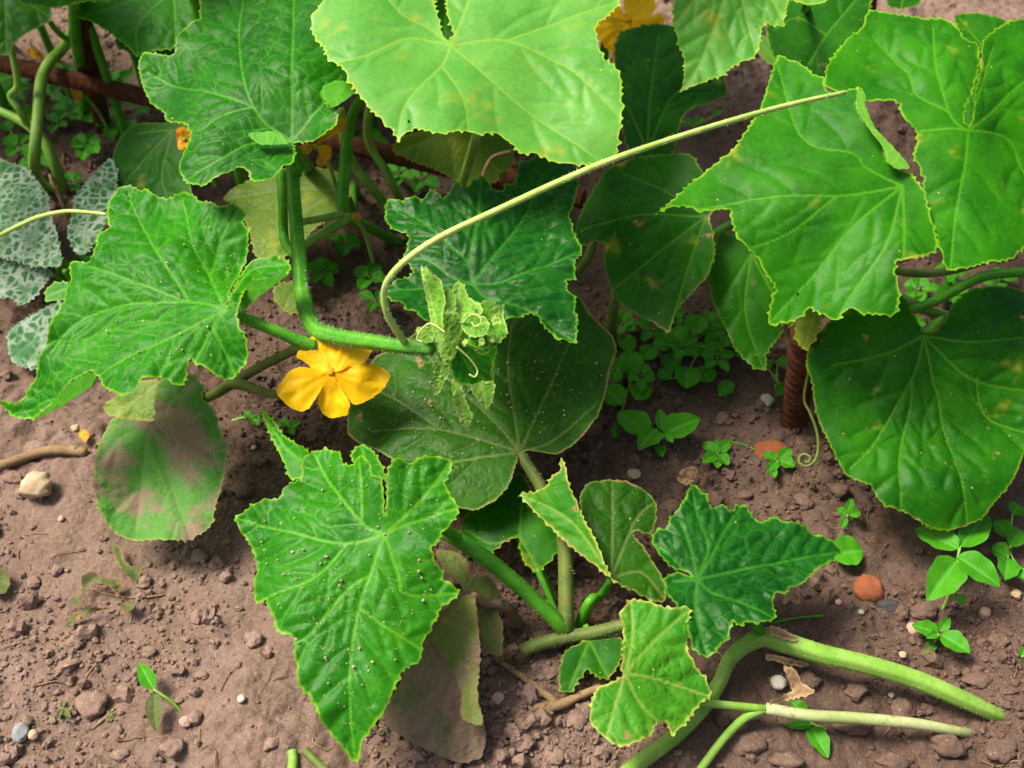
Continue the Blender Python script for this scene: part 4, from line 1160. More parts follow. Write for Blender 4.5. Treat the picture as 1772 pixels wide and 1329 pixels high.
make('fine_hairs', HVs, HFs, MATS['hair'], TIP, kind='stuff', smooth=False)


def flower(pl, petals, c, z, tilt, roll, mat, seed, cup=6.0, eye=True, eye_r=25):
    p0 = at(c[0], c[1], z)
    S0 = Surf(c, z, N_(tilt, roll))
    # the tube and calyx behind the petals
    back = p0 - S0.n * 0.012 + np.array([0, 0.004, -0.006])
    fl = tube('flower', pl, [p0 - S0.n * 0.0035, p0 - S0.n * 0.006, back], [0.0036, 0.0034, 0.0022], 'stem_light', seg=10, hairs=40, hairlen=0.0014, hair_name='calyx_hairs')
    ring = [(c[0] + eye_r * math.cos(t * 0.449) * (1 + 0.08 * math.sin(5 * t)), c[1] + eye_r * 0.9 * math.sin(t * 0.449)) for t in range(14)]
    petals = petals + [(ring, (c[0], c[1] + eye_r))]
    for i, (o_, tip) in enumerate(petals):
        S = Surf(c, z + (0.0008 * (i % 2) if i < len(petals) - 1 else -0.0022), N_(tilt + random.uniform(-4, 4), roll + random.uniform(-4, 4)), (cup * -0.5, cup * 0.9, 0), 0.0035, 0.014, seed + i)
        vv = []
        for t in (-0.35, 0.0, 0.35):
            dx, dy = tip[0] - c[0], tip[1] - c[1]
            vv.append([(c[0], c[1]), (c[0] + dx * 0.5 - dy * t * 0.5, c[1] + dy * 0.5 + dx * t * 0.5), (c[0] + dx * 0.92 - dy * t, c[1] + dy * 0.92 + dx * t)])
        blade('petal', fl, o_, c, z, None, mat, vv, surf=S, rug=0.0008, tooth=0.0002, tsp=0.004, ripple=0.0006, seed=seed + i, res=0.0009, spacing=0.02, vw=0.8)
    if eye:
        V, F = [], []
        bm = bmesh.new()
        bmesh.ops.create_icosphere(bm, subdivisions=2, radius=0.0022)
        V = [np.array(v.co) * (1, 1, 0.7) * (1 + 0.25 * random.random()) + p0 + S0.n * 0.0006 for v in bm.verts]
        F = [tuple(v.index for v in f.verts) for f in bm.faces]
        bm.free()
        make('stamens', V, F, MATS['petal_orange'], fl)
    return fl


flower(VINE, [
    ([(572, 645), (555, 641), (543, 639), (528, 626), (512, 618), (513, 610), (519, 603), (536, 584), (558, 579), (577, 589), (588, 602), (589, 624), (580, 638)], (545, 595)),
    ([(572, 645), (582, 632), (587, 600), (600, 597), (615, 598), (646, 605), (639, 618), (629, 629), (604, 634), (590, 642)], (630, 604)),
    ([(572, 643), (590, 637), (615, 632), (650, 630), (669, 640), (677, 651), (664, 673), (642, 689), (620, 701), (607, 697), (592, 675), (580, 655)], (660, 660)),
    ([(570, 643), (580, 655), (592, 674), (607, 700), (600, 719), (586, 721), (572, 724), (558, 716), (549, 697), (553, 673), (562, 655)], (578, 718)),
    ([(574, 645), (560, 640), (539, 637), (518, 635), (499, 643), (488, 656), (477, 673), (484, 689), (501, 705), (520, 713), (536, 708), (542, 696), (550, 683), (562, 660)], (495, 690)),
], (572, 644), 0.092, 32, 0, 'petal_yellow', 200)
flower(BACK, [
    ([(1090, 38), (1082, 24), (1078, 0), (1090, -12), (1115, -12), (1131, -6), (1136, 14), (1122, 34), (1100, 38)], (1110, -8)),
    ([(1090, 34), (1110, 33), (1129, 29), (1142, 20), (1153, 34), (1143, 51), (1122, 66), (1105, 64), (1095, 45)], (1148, 40)),
    ([(1095, 40), (1120, 50), (1149, 42), (1161, 54), (1153, 69), (1130, 68), (1110, 62)], (1155, 60)),
    ([(1092, 36), (1098, 50), (1099, 68), (1100, 95), (1088, 110), (1068, 112), (1058, 98), (1071, 68), (1084, 45)], (1078, 108)),
    ([(1092, 34), (1075, 30), (1058, 30), (1032, 37), (1028, 50), (1034, 64), (1044, 78), (1061, 95), (1072, 75), (1085, 48)], (1035, 60)),
    ([(1090, 36), (1078, 20), (1068, 4), (1050, 10), (1045, 28), (1065, 34)], (1055, 12)),
], (1090, 35), 0.135, 38, 4, 'petal_yellow', 220, eye_r=15)
for i, (pl, c, pts, z) in enumerate([
    (VINE, (545, 252), [[(545, 252), (528, 246), (512, 255), (515, 268), (532, 268)], [(545, 252), (552, 262), (546, 285), (560, 290), (575, 268), (572, 250)], [(545, 252), (570, 240), (595, 225), (602, 208), (590, 200), (570, 220)]], 0.118),
    (BARE, (318, 240), [[(305, 222), (320, 218), (332, 232), (326, 252), (312, 262), (306, 250)]], 0.105),
    (BARE, (135, 158), [[(117, 148), (138, 154), (143, 166), (138, 178), (126, 165)]], 0.05),
    (BARE, (62, 92), [[(45, 88), (60, 80), (80, 100), (78, 108), (55, 100)]], 0.075),
    (VINE, (610, 376), [[(605, 372), (618, 367), (629, 374), (622, 381), (608, 380)]], 0.090),
]):
    fo = None
    for j, p in enumerate(pts):
        o_, s_ = blade('wilted_flower' if j == 0 else 'petal', pl if j == 0 else fo, p, c, z, N_(40, 0), 'petal_orange', [[c, p[len(p) // 2]]], k=(12, 12, 6), wave=0.003, wl=0.008, rug=0.001, tooth=0.0003, ripple=0.0008, seed=240 + 7 * i + j, res=0.0010, spacing=0.01)
        if j == 0:
            fo = o_
    a_ = at(c[0], c[1], z)
    tube('flower_stalk', fo, [a_, a_ + np.array([0.004, 0.012, -0.02]), a_ + np.array([0.006, 0.02, -0.05])], [0.0014, 0.0013, 0.0013], 'stem_light')

# ------------------------------------------------------------------ stems of the other plants
stem(LOW, [(768, 922, 0.058, 12), (800, 940, 0.054, 13), (850, 975, 0.044, 13.5), (915, 1030, 0.030, 13), (972, 1085, 0.016, 13), (990, 1112, -0.004, 13)], 'stem_green', ridges=5, hairs=240, hairlen=0.0016)
stem(LOW, [(930, 985, 0.030, 6), (945, 1020, 0.024, 6), (972, 1085, 0.012, 6)], 'stem_green')
stem(LOW, [(880, 1150, 0.003, 10), (915, 1122, 0.008, 11), (975, 1104, 0.012, 11), (1030, 1095, 0.015, 11), (1085, 1080, 0.020, 10)], 'stem_olive', ridges=5, hairs=160, hairlen=0.0015)
stem(LOW, [(868, 1146, 0.012, 5), (905, 1172, 0.007, 6), (950, 1206, 0.004, 7), (962, 1218, 0.003, 8)], 'stem_dry', seg=8, bumpy=0.12)
stem(LOW, [(825, 1240, 0.000, 9), (880, 1230, 0.003, 9), (960, 1222, 0.004, 9), (1000, 1205, 0.004, 8), (1040, 1190, 0.002, 7)], 'stem_dry', seg=9, bumpy=0.15)
stem(THICK, [(1760, 1252, -0.020, 11), (1722, 1236, -0.003, 12), (1650, 1203, 0.006, 14.5), (1580, 1174, 0.010, 15), (1500, 1150, 0.014, 15.5), (1420, 1131, 0.016, 16), (1360, 1112, 0.016, 17), (1322, 1103, 0.014, 16), (1288, 1117, 0.013, 13.5),
             (1260, 1144, 0.011, 12.5), (1244, 1180, 0.010, 12.5), (1215, 1225, 0.009, 12.5), (1165, 1275, 0.008, 13), (1090, 1332, 0.006, 13), (1040, 1375, 0.003, 13), (960, 1440, -0.004, 12), (930, 1465, -0.02, 11)], 'stem_light', ridges=5, seg=15, hairs=900, hairlen=0.0013)
stem(THIN, [(1690, 1272, -0.016, 8), (1660, 1266, -0.003, 8.5), (1580, 1252, 0.004, 10), (1480, 1243, 0.008, 10.5), (1400, 1238, 0.011, 10.5), (1326, 1226, 0.012, 10)], 'stem_whitish', seg=10, hairs=50, hairlen=0.001)
stem(THIN, [(1326, 1226, 0.012, 8), (1290, 1242, 0.010, 8), (1255, 1275, 0.008, 7.5), (1212, 1332, 0.005, 7.5), (1190, 1370, 0.004, 7.5), (1160, 1430, -0.003, 7), (1150, 1450, -0.015, 7)], 'stem_light', seg=10)
stem(BARE, [(128, 5, 0.140, 9), (131, 60, 0.110, 10), (138, 100, 0.085, 10), (142, 130, 0.05, 9), (150, 200, -0.004, 9)], 'stem_green', ridges=5)
stem(BARE, [(140, 20, 0.125, 8), (124, 58, 0.102, 9), (104, 88, 0.082, 9), (84, 108, 0.080, 9), (71, 140, 0.075, 9.5), (66, 200, 0.065, 9.5), (60, 262, 0.050, 9.5), (63, 305, 0.025, 9), (88, 330, -0.004, 9)], 'stem_light', ridges=5, hairs=60, hairlen=0.0015)
stem(BARE, [(-20, 188, 0.055, 7), (0, 193, 0.055, 7), (40, 212, 0.050, 8), (72, 240, 0.042, 9), (92, 280, 0.028, 9), (105, 318, 0.010, 9), (110, 340, -0.004, 9)], 'stem_light', ridges=5)
stem(BARE, [(18, 78, 0.105, 6), (27, 120, 0.092, 6), (30, 150, 0.080, 6), (18, 166, 0.073, 6), (33, 190, 0.064, 6), (46, 214, 0.052, 6)], 'stem_light', seg=8)
stem(BARE, [(88, 40, 0.12, 5), (100, 55, 0.11, 5), (125, 75, 0.095, 5)], 'stem_green', seg=8)
stem(RIGHT, [(1075, 430, 0.06, 8), (1066, 500, 0.04, 8), (1060, 560, 0.02, 9), (1058, 590, -0.003, 9)], 'stem_olive', ridges=5)
stem(RIGHT, [(1000, 470, 0.06, 8), (1020, 440, 0.07, 8), (1030, 400, 0.08, 7)], 'stem_olive', ridges=5)
stem(RIGHT, [(1470, 500, 0.06, 8), (1520, 525, 0.055, 8), (1560, 540, 0.05, 8), (1620, 520, 0.05, 8), (1700, 480, 0.055, 8), (1790, 470, 0.06, 8)], 'stem_green', ridges=5)
stem(RIGHT, [(1530, 500, 0.06, 9), (1590, 530, 0.045, 9), (1630, 545, 0.035, 9), (1680, 560, 0.02, 9)], 'stem_light', ridges=5)
stem(RIGHT, [(1480, 440, 0.08, 7), (1560, 470, 0.07, 7), (1640, 470, 0.06, 7), (1740, 440, 0.06, 7)], 'stem_olive', ridges=5)
stem(RIGHT, [(1378, 600, 0.05, 5), (1366, 580, 0.06, 5), (1355, 560, 0.07, 5)], 'stem_dry', seg=7)
stem(BACK, [(825, 232, 0.13, 8), (812, 280, 0.10, 8), (800, 318, 0.075, 8), (790, 350, 0.02, 8), (788, 370, -0.003, 8)], 'stem_light', ridges=5)
stem(BACK, [(650, 150, 0.12, 7), (636, 205, 0.095, 7), (640, 250, 0.07, 7), (665, 290, 0.055, 7), (685, 330, 0.035, 7), (700, 360, -0.003, 7)], 'stem_light', ridges=5)
stem(BACK, [(590, 190, 0.11, 7), (596, 240, 0.085, 8), (612, 285, 0.06, 8), (640, 320, 0.045, 8), (670, 360, 0.02, 8), (680, 380, -0.003, 8)], 'stem_light', ridges=5)
stem(BACK, [(830, 320, 0.08, 4), (850, 275, 0.09, 4), (885, 262, 0.10, 4)], 'stem_dry', name='dry_leaf_rib', seg=7)
stem(SQUASH, [(110, 458, 0.052, 6), (112, 480, 0.02, 6), (112, 492, -0.004, 6)], 'stem_olive')
for a_ in ((96, 330), (108, 352)):
    stem(BARE, [(a_[0] - 10, a_[1] - 28, 0.02, 3), (a_[0], a_[1], 0.012, 4), (a_[0] + 14, a_[1] + 18, 0.004, 4)], 'stem_dry', name='dry_sheath', seg=6, bumpy=0.4)

# ------------------------------------------------------------------ leaves on stalks added out of view to shade the soil and plants
def copy_leaf(src_key, pl, loc, yaw, tilt, scale):
    src = SRC[src_key]
    S = ALL_SURF[src_key]
    o = bpy.data.objects.new('leaf', src.data)
    COL.objects.link(o)
    o.parent = pl
    org = Vector(root_loc(src))
    c = Vector(S.p0) - org                                    # leaf base in its mesh's own coordinates
    R = Matrix.Rotation(yaw, 4, 'Z') @ Matrix.Rotation(tilt, 4, 'X')
    o.matrix_local = Matrix.Translation(Vector(loc) - Vector(root_loc(pl))) @ R @ Matrix.Scale(scale, 4) @ Matrix.Translation(-c)
    g_ = np.array([loc[0] * 0.97 + 0.01, loc[1] + 0.03, 0.0])
    g_[2] = float(gz(g_[0], g_[1])) - 0.004
    tube('stem', pl, [np.array(loc) - [0, 0, 0.003], np.array(loc) * 0.6 + g_ * 0.4 + [0.004, 0.014, 0.0], g_], [0.0022, 0.0028, 0.0034], 'stem_green', ridges=5)


SRC = {}
for o_ in [c for pl in (BACK, RIGHT, VINE) for c in pl.children if c.name.startswith('leaf') and c.type == 'MESH']:
    for k_, S_ in ALL_SURF.items():
        if k_ in ('right_top', 'right_mid', 'left_top', 'pale', 'right_low', 'mid_right'):
            v_ = np.array(o_.data.vertices[0].co) + root_loc(o_)
            me_ = np.array([v.co[:] for v in o_.data.vertices]) + root_loc(o_)
            if np.min(np.linalg.norm(me_ - S_.p0, axis=1)) < 0.004 and len(me_) > 5000 and k_ not in SRC:
                SRC[k_] = o_
keys = [k for k in ('right_top', 'right_mid', 'left_top', 'right_low') if k in SRC]
rc = random.Random(11)
SHADE_LEAVES = plant('cucumber_plant', 'added out-of-view cucumber leaves that shade the soil and plants', 'cucumber plant', 600, 60)
n_ = 0
for gx_, gy_, gz_ in [(-0.40, 0.12, 0.25), (-0.30, 0.20, 0.27), (-0.20, 0.13, 0.28), (-0.12, 0.24, 0.27), (-0.02, 0.16, 0.285), (0.06, 0.25, 0.27), (-0.42, 0.27, 0.25), (-0.22, 0.33, 0.26),
                      (-0.04, 0.34, 0.25), (-0.52, 0.18, 0.26), (-0.33, 0.38, 0.25), (0.43, 0.06, 0.27),
                      (-0.52, 0.34, 0.19), (-0.41, 0.36, 0.17), (-0.31, 0.29, 0.18), (-0.22, 0.27, 0.17), (-0.12, 0.31, 0.18), (-0.02, 0.27, 0.19), (-0.46, 0.27, 0.17), (-0.60, 0.26, 0.2), (0.05, 0.33, 0.17), (-0.17, 0.38, 0.18)]:
    copy_leaf(keys[n_ % len(keys)], SHADE_LEAVES, (gx_, gy_, gz_), rc.uniform(-0.9, 0.9), rc.uniform(-0.15, 0.2), rc.uniform(0.95, 1.25))
    n_ += 1

# ------------------------------------------------------------------ rusty reinforcing bars
def rebar(name, label, a, b, r, cat, pitch=0.007):
    a, b = np.asarray(a, float), np.asarray(b, float)
    L = np.linalg.norm(b - a)
    T = (b - a) / L
    n = np.cross(T, [0.3, 0.9, 0.2])
    n /= np.linalg.norm(n)
    bb = np.cross(T, n)
    k = int(L / 0.0009)
    sg = 22
    t = np.linspace(0, L, k)
    th = np.linspace(0, 2 * math.pi, sg, endpoint=False)
    A, B = np.meshgrid(t, th, indexing='ij')
    rib = np.clip(np.cos((A / pitch + B / (2 * math.pi) * 1.0) * 2 * math.pi) * 3 - 1.4, 0, 1)
    lon = np.maximum(np.clip(np.cos(B) * 8 - 7, 0, 1), np.clip(-np.cos(B) * 8 - 7, 0, 1))
    rr = r * (1 + 0.055 * np.maximum(rib * (lon < 0.2), lon * 0.8) + 0.05 * fbm(A * 300, B * 1.5, 4, 2))
    V = a + A[..., None] * T + rr[..., None] * (np.cos(B)[..., None] * n + np.sin(B)[..., None] * bb)
    V = V.reshape(-1, 3)
    F = [(i * sg + j, i * sg + (j + 1) % sg, (i + 1) * sg + (j + 1) % sg, (i + 1) * sg + j) for i in range(k - 1) for j in range(sg)]
    F += [tuple(range(sg))[::-1], tuple(range((k - 1) * sg, k * sg))]
    o = make(name, V, F, MATS['rust'])
    return tag(o, label, cat)


RB = 0.0062
# upright by the bare stems: top leaves the picture
foot = gpt(188, 268, -0.03)
topv = at(139, 20, 0.125)
topv = foot + (topv - foot) * 1.5
rebar('rusty_bar', 'upright rusty ribbed bar standing in soil among the bare stems', foot, topv, RB, 'bar')
rail_a, rail_b = at(-60, 95, 0.066), at(1010, 345, 0.058)
rebar('rusty_bar', 'long horizontal rusty ribbed bar passing behind the leaves', rail_a, rail_b, RB, 'bar')
rebar('rusty_bar', 'rusty stake standing in shade beside the yellow-brown leaf', gpt(1368, 772, -0.03), at(1394, 575, 0.085), RB * 1.2, 'stake')
rebar('rusty_bar', 'rusty stake half hidden behind the broad leaf lobe', gpt(1487, 120, -0.03), at(1506, -30, 0.13), RB, 'stake')
# short upright carrying the rail at its far end
rebar('rusty_bar', 'rusty upright bar under the crinkled dark leaf', gpt(905, 430, -0.03), at(895, 300, 0.085), RB, 'bar')

# ------------------------------------------------------------------ weeds
def small_leaf(parent, b, t, w, mat, seed, curl=0.12, name='leaf', round_=0.0):
    """b, t: world base and tip, w: width in metres"""
    b, t = np.asarray(b, float), np.asarray(t, float)
    ax = t - b
    L = np.linalg.norm(ax)
    ax /= L
    up = np.array([0, -0.25, 1.0])
    side = np.cross(ax, up)
    side /= np.linalg.norm(side)
    up = np.cross(side, ax)
    nu, nv = 15, 11
    u = np.linspace(0, 1, nu)
    v = np.linspace(-1, 1, nv)
    U, Vv = np.meshgrid(u, v, indexing='ij')
    prof = np.sin(math.pi * U ** (0.72 + 0.2 * round_)) ** (0.75 - 0.2 * round_)
    prof = np.maximum(prof, 0.02)
    wig = 1 + 0.05 * np.sin(U * 17 + seed)
    X = b + (U * L)[..., None] * ax + (Vv * prof * wig * w / 2)[..., None] * side
    hgt = w * 0.22 * np.abs(Vv) * prof - curl * L * (U - 0.35) ** 2 + 0.03 * w * np.sin(U * 14 + seed) * np.abs(Vv)
    X = X + hgt[..., None] * up
    P = X.reshape(-1, 3)
    P[:, 2] = np.maximum(P[:, 2], gz(P[:, 0], P[:, 1]) + 0.0012)
    F = [(i * nv + j, (i + 1) * nv + j, (i + 1) * nv + j + 1, i * nv + j + 1) for i in range(nu - 1) for j in range(nv - 1)]
    q = P[np.array(F[40])]
    if np.cross(q[1] - q[0], q[2] - q[0])[2] < 0:
        F = [f[::-1] for f in F]
    vein = np.exp(-(Vv / 0.10) ** 2).ravel()
    sv = np.clip(np.cos((U * 5 - np.abs(Vv) * 0.9) * 2 * math.pi) * 4 - 3.2, 0, 1).ravel() * 0.4
    edge = np.clip((np.abs(Vv) - 0.8) / 0.2, 0, 1).ravel()
    luv = np.stack([U.ravel() * L + seed * 0.37, Vv.ravel() * w / 2 + seed * 0.21, 0 * U.ravel()], 1)
    return make(name, P, F, MATS[mat], parent, {'vein': np.maximum(vein, sv), 'edge': edge, 'luv': luv})


WSEED = [0]


def weed(label, foot, leaves, h, mat='weed_leaf', group=None, name='weed_seedling', smat='stem_light', round_=0.0, cat='seedling'):
    """leaves: base x, base y, tip x, tip y, width (photo pixels), optional height factor"""
    g0 = gpt(foot[0], foot[1], -0.002)
    w_ = thing(name, label, cat, g0, group)
    cx = np.mean([l[0] for l in leaves])
    cy = np.mean([l[1] for l in leaves])
    zt = g0[2] + h
    top = at(cx, cy, zt)
    tube('stem', w_, [g0, g0 * 0.5 + top * 0.5 + np.array([0.001, 0, 0.001]), top], [0.0009, 0.0008, 0.0007], smat, seg=7)
    for l in leaves:
        WSEED[0] += 1
        hf = l[5] if len(l) > 5 else 1.0
        b = at(l[0], l[1], g0[2] + h * hf)
        t = at(l[2], l[3], g0[2] + h * hf * random.uniform(0.8, 1.15) + 0.0015)
        small_leaf(w_, b, t, l[4] * mm_px(b), mat, WSEED[0], round_=round_)
        if np.linalg.norm(b - top) > 0.004:
            tube('leaf_stalk', w_, [top * 0.6 + g0 * 0.4, b * 0.5 + top * 0.5 - np.array([0, 0, 0.001]), b], [0.0006, 0.0005, 0.0005], smat, seg=6)
    return w_


weed('four-leaved bright green seedling at the edge of the large spotted leaf', (1630, 1058), [(1659, 950, 1583, 914, 48), (1662, 946, 1710, 885, 50), (1657, 968, 1606, 1037, 60), (1655, 962, 1732, 1013, 50), (1655, 1030, 1668, 1046, 22, 0.3)], 0.030, round_=0.3)
weed('small bright green seedling on open soil below the four-leaved one', (1628, 1110), [(1624, 1096, 1578, 1081, 30), (1626, 1092, 1644, 1068, 18), (1628, 1098, 1679, 1129, 38), (1622, 1096, 1604, 1104, 14), (1616, 1112, 1602, 1130, 18, 0.4)], 0.012, round_=0.2)
weed('seedling growing under the thin whitish stem', (1453, 1283), [(1403, 1258, 1433, 1311, 36), (1406, 1253, 1358, 1256, 18), (1392, 1238, 1368, 1212, 30)], 0.006)
weed('broad-leaved weed with pointed leaves in shade under the leaf canopy', (1140, 768), [(1122, 752, 1068, 712, 50), (1148, 752, 1212, 722, 48), (1135, 742, 1106, 776, 44), (1140, 770, 1146, 790, 20, 0.5), (1146, 745, 1142, 706, 22), (1150, 748, 1164, 766, 18)], 0.014, group=None)
for lab, foot, lv, h in [
    ('round-leaved weed in deep shade under the hanging leaf tip', (1190, 672), [(1208, 660, 1236, 638, 34), (1204, 618, 1208, 590, 34), (1188, 672, 1190, 632, 46), (1170, 640, 1150, 612, 36), (1160, 655, 1140, 640, 32)], 0.012),
    ('round-leaved weed half hidden by the speckled old leaf', (1090, 665), [(1090, 610, 1078, 578, 32), (1112, 622, 1134, 600, 32), (1092, 650, 1090, 606, 44), (1100, 692, 1120, 664, 36), (1075, 700, 1045, 670, 46), (1066, 742, 1062, 758, 20, 0.3)], 0.014),
    ('single round weed leaf on soil beside the shaded weeds', (1258, 690), [(1245, 684, 1268, 660, 26)], 0.008),
    ('weed leaves deep in shade behind the hanging leaf', (1200, 590), [(1200, 580, 1206, 544, 42), (1185, 590, 1160, 570, 40), (1165, 600, 1130, 590, 40), (1220, 600, 1250, 590, 36)], 0.012),
    ('weed leaf beside the white pebble and the shaded stake', (1350, 690), [(1343, 684, 1362, 664, 20), (1350, 620, 1368, 640, 30), (1330, 640, 1318, 624, 26)], 0.008),
    ('tiny weed rosette near the red brick chip', (1240, 790), [(1240, 784, 1216, 766, 22), (1243, 782, 1262, 764, 22), (1240, 786, 1216, 800, 22), (1244, 786, 1260, 804, 22), (1241, 784, 1240, 760, 16), (1242, 788, 1241, 810, 18)], 0.006),
    ('tiny weed rosette growing against the red brick chip', (1345, 800), [(1345, 796, 1320, 784, 18), (1348, 796, 1368, 776, 22), (1345, 798, 1328, 816, 20), (1350, 798, 1376, 806, 24), (1335, 812, 1340, 826, 16)], 0.006),
    ('upright little weed on shaded soil between the two right leaves', (1467, 905), [(1466, 888, 1474, 862, 14), (1464, 892, 1448, 880, 18), (1470, 892, 1488, 884, 20), (1464, 896, 1456, 914, 12)], 0.010),
    ('round scalloped weed leaf behind the dark crinkled leaf tip', (1470, 975), [(1440, 960, 1494, 952, 56)], 0.010),
    ('cluster of round weed leaves beside the four-leaved seedling', (1742, 960), [(1745, 930, 1722, 900, 34), (1748, 945, 1766, 915, 34), (1742, 962, 1716, 946, 34), (1744, 966, 1740, 1002, 40), (1760, 985, 1775, 1004, 32), (1752, 890, 1764, 872, 30)], 0.012),
    ('weed leaf near the scattered gravel by the cluster', (1771, 1140), [(1768, 1136, 1774, 1120, 16)], 0.004),
    ('tiny weed in the shade under the yellow flower', (500, 742), [(500, 738, 486, 724, 14), (503, 738, 520, 730, 14), (502, 742, 508, 752, 14), (440, 726, 432, 718, 14)], 0.006),
    ('shaded weed rosette behind the vine stem', (640, 485), [(636, 478, 612, 466, 26), (640, 476, 654, 456, 26), (642, 480, 668, 484, 26), (636, 484, 622, 500, 26)], 0.010),
    ('dim weed patch under the star leaf edge', (395, 730), [(440, 720, 446, 736, 16), (432, 722, 424, 712, 14)], 0.005),
    ('small weed under the crossed rusty bars', (98, 218), [(98, 212, 84, 196, 20), (100, 210, 110, 194, 18), (98, 216, 88, 230, 18), (102, 214, 116, 218, 18)], 0.008),
    ('weed at the foot of the bare stems', (128, 318), [(126, 312, 116, 298, 18), (128, 310, 144, 306, 20), (128, 316, 134, 330, 18)], 0.008),
    ('weed patch beside the mottled squash leaf', (30, 260), [(28, 252, 8, 236, 26), (32, 250, 48, 232, 26), (30, 258, 14, 270, 26), (34, 256, 52, 266, 24), (18, 226, 6, 210, 22)], 0.010),
    ('weed leaves in shadow between the bare stems and rusty upright', (88, 170), [(86, 164, 74, 146, 24), (90, 162, 104, 150, 24), (90, 168, 110, 174, 22), (150, 190, 162, 176, 22), (150, 196, 158, 212, 22)], 0.012),
    ('weed leaves under the rusty horizontal bar', (240, 190), [(236, 184, 220, 170, 22), (240, 182, 254, 166, 22), (242, 188, 256, 196, 22)], 0.012),
    ('pale weed on far soil below the arching tendril', (1200, 225), [(1198, 218, 1180, 208, 16), (1202, 216, 1218, 202, 16), (1204, 222, 1222, 230, 16), (1236, 200, 1248, 190, 14)], 0.012),
    ('weed in gap below the broad leaf', (1690, 545), [(1690, 535, 1670, 520, 26), (1694, 533, 1716, 520, 26), (1690, 540, 1705, 556, 26)], 0.014),
]:
    weed(lab, foot, lv, h, round_=0.8)
rw = random.Random(5)
spots_ = [(1075, 560), (1130, 570), (1160, 540), (1225, 560), (1110, 650), (1240, 620), (1260, 575), (1180, 600), (1060, 640), (1590, 500), (1650, 500), (1730, 485), (1570, 560), (40, 200), (150, 250), (120, 190), (190, 215), (20, 160), (60, 280), (165, 150),
          (230, 230), (110, 130), (25, 130), (205, 140), (1500, 540), (1640, 470), (560, 470), (600, 420), (650, 520), (690, 300), (730, 310), (640, 240), (1240, 470), (1290, 600)]
for i_, (wx, wy) in enumerate(spots_):
    lv_ = []
    a0 = rw.uniform(0, 6.28)
    m_ = rw.choice([4, 5, 6])
    for j_ in range(m_):
        a_ = a0 + j_ * 6.283 / m_ + rw.uniform(-0.3, 0.3)
        L_ = rw.uniform(18, 32)
        lv_.append((wx + 5 * math.cos(a_), wy + 4 * math.sin(a_), wx + (5 + L_) * math.cos(a_), wy + (4 + 0.75 * L_) * math.sin(a_), rw.uniform(18, 28)))
    weed('low round-leaved weed in the shade under the cucumber leaves', (wx, wy + 6), lv_, rw.uniform(0.008, 0.018), group='low weeds in the shade', round_=0.8)
weed('lone seedling on bare soil, one leaf green and one wilted olive', (318, 1236), [(266, 1193, 240, 1146, 28)], 0.010)
sl = [o for o in COL.objects if o.get('label', '').startswith('lone seedling')][0]
small_leaf(sl, at(267, 1200, 0.008), at(270, 1266, 0.004), 30 * mm_px(at(267, 1200, 0.008)), 'weed_leaf_wilted', 77)
weed('tiny wilted sprig on bare soil near the grey pebble', (108, 1232), [(108, 1226, 98, 1246, 10), (110, 1226, 122, 1242, 12), (108, 1224, 110, 1210, 10)], 0.004, 'weed_leaf_wilted', smat='stem_olive')
weed('thin wilted sprig lying beside the lone seedling', (150, 1270), [(188, 1238, 200, 1234, 10), (182, 1244, 196, 1246, 8), (210, 1212, 206, 1204, 10), (215, 1210, 232, 1200, 7)], 0.003, 'weed_leaf_wilted', smat='stem_dry')

# ------------------------------------------------------------------ stones
def rock(name, label, cat, x, y, rx, ry, mat, seed, flat=0.75, sub=4, rough_=0.16, sink=0.35, group=None, rot=None):
    p = gpt(x, y)
    s = mm_px(p)
    bm = bmesh.new()
    bmesh.ops.create_icosphere(bm, subdivisions=sub, radius=1.0)
    V = np.array([v.co[:] for v in bm.verts])
    F = [tuple(v.index for v in f.verts) for f in bm.faces]
    bm.free()
    rs = np.random.default_rng(seed)
    for _ in range(7):                                   # worn facets
        d = rs.normal(size=3)
        d /= np.linalg.norm(d)
        h = rs.uniform(0.72, 0.95)
        t = V @ d
        V = V - np.where(t > h, (t - h) * 0.85, 0)[:, None] * d
    V = V * (1 + rough_ * fbm(V[:, 0] * 1.3 + seed, V[:, 1] * 1.3 + V[:, 2] * 0.9, seed, 3) + 0.02 * fbm(V[:, 0] * 9 + V[:, 2] * 7, V[:, 1] * 9 + V[:, 2] * 5, seed + 3, 2))[:, None]
    if cat == 'clod':
        V = V * (1 + 0.13 * np.abs(fbm(V[:, 0] * 5 + V[:, 2] * 4 + seed, V[:, 1] * 5 - V[:, 2] * 3, seed, 3)) + 0.05 * fbm(V[:, 0] * 17 + V[:, 2] * 13, V[:, 1] * 17 + V[:, 2] * 9, seed, 2))[:, None]
    a = rs.uniform(0, 6.28) if rot is None else rot
    V = V * np.array([rx * s, ry * s * 1.15, min(rx, ry) * s * flat])
    c_, s_ = math.cos(a), math.sin(a)
    if rot is not None:
        V = np.stack([V[:, 0] * c_ - V[:, 1] * s_, V[:, 0] * s_ + V[:, 1] * c_, V[:, 2]], 1)
    hz = min(rx, ry) * s * flat
    V = V + np.array([p[0], p[1], float(gz(p[0], p[1])) + hz * (1 - 2 * sink) + 0.001])
    return tag(make(name, V, F, MATS[mat]), label, cat, group)


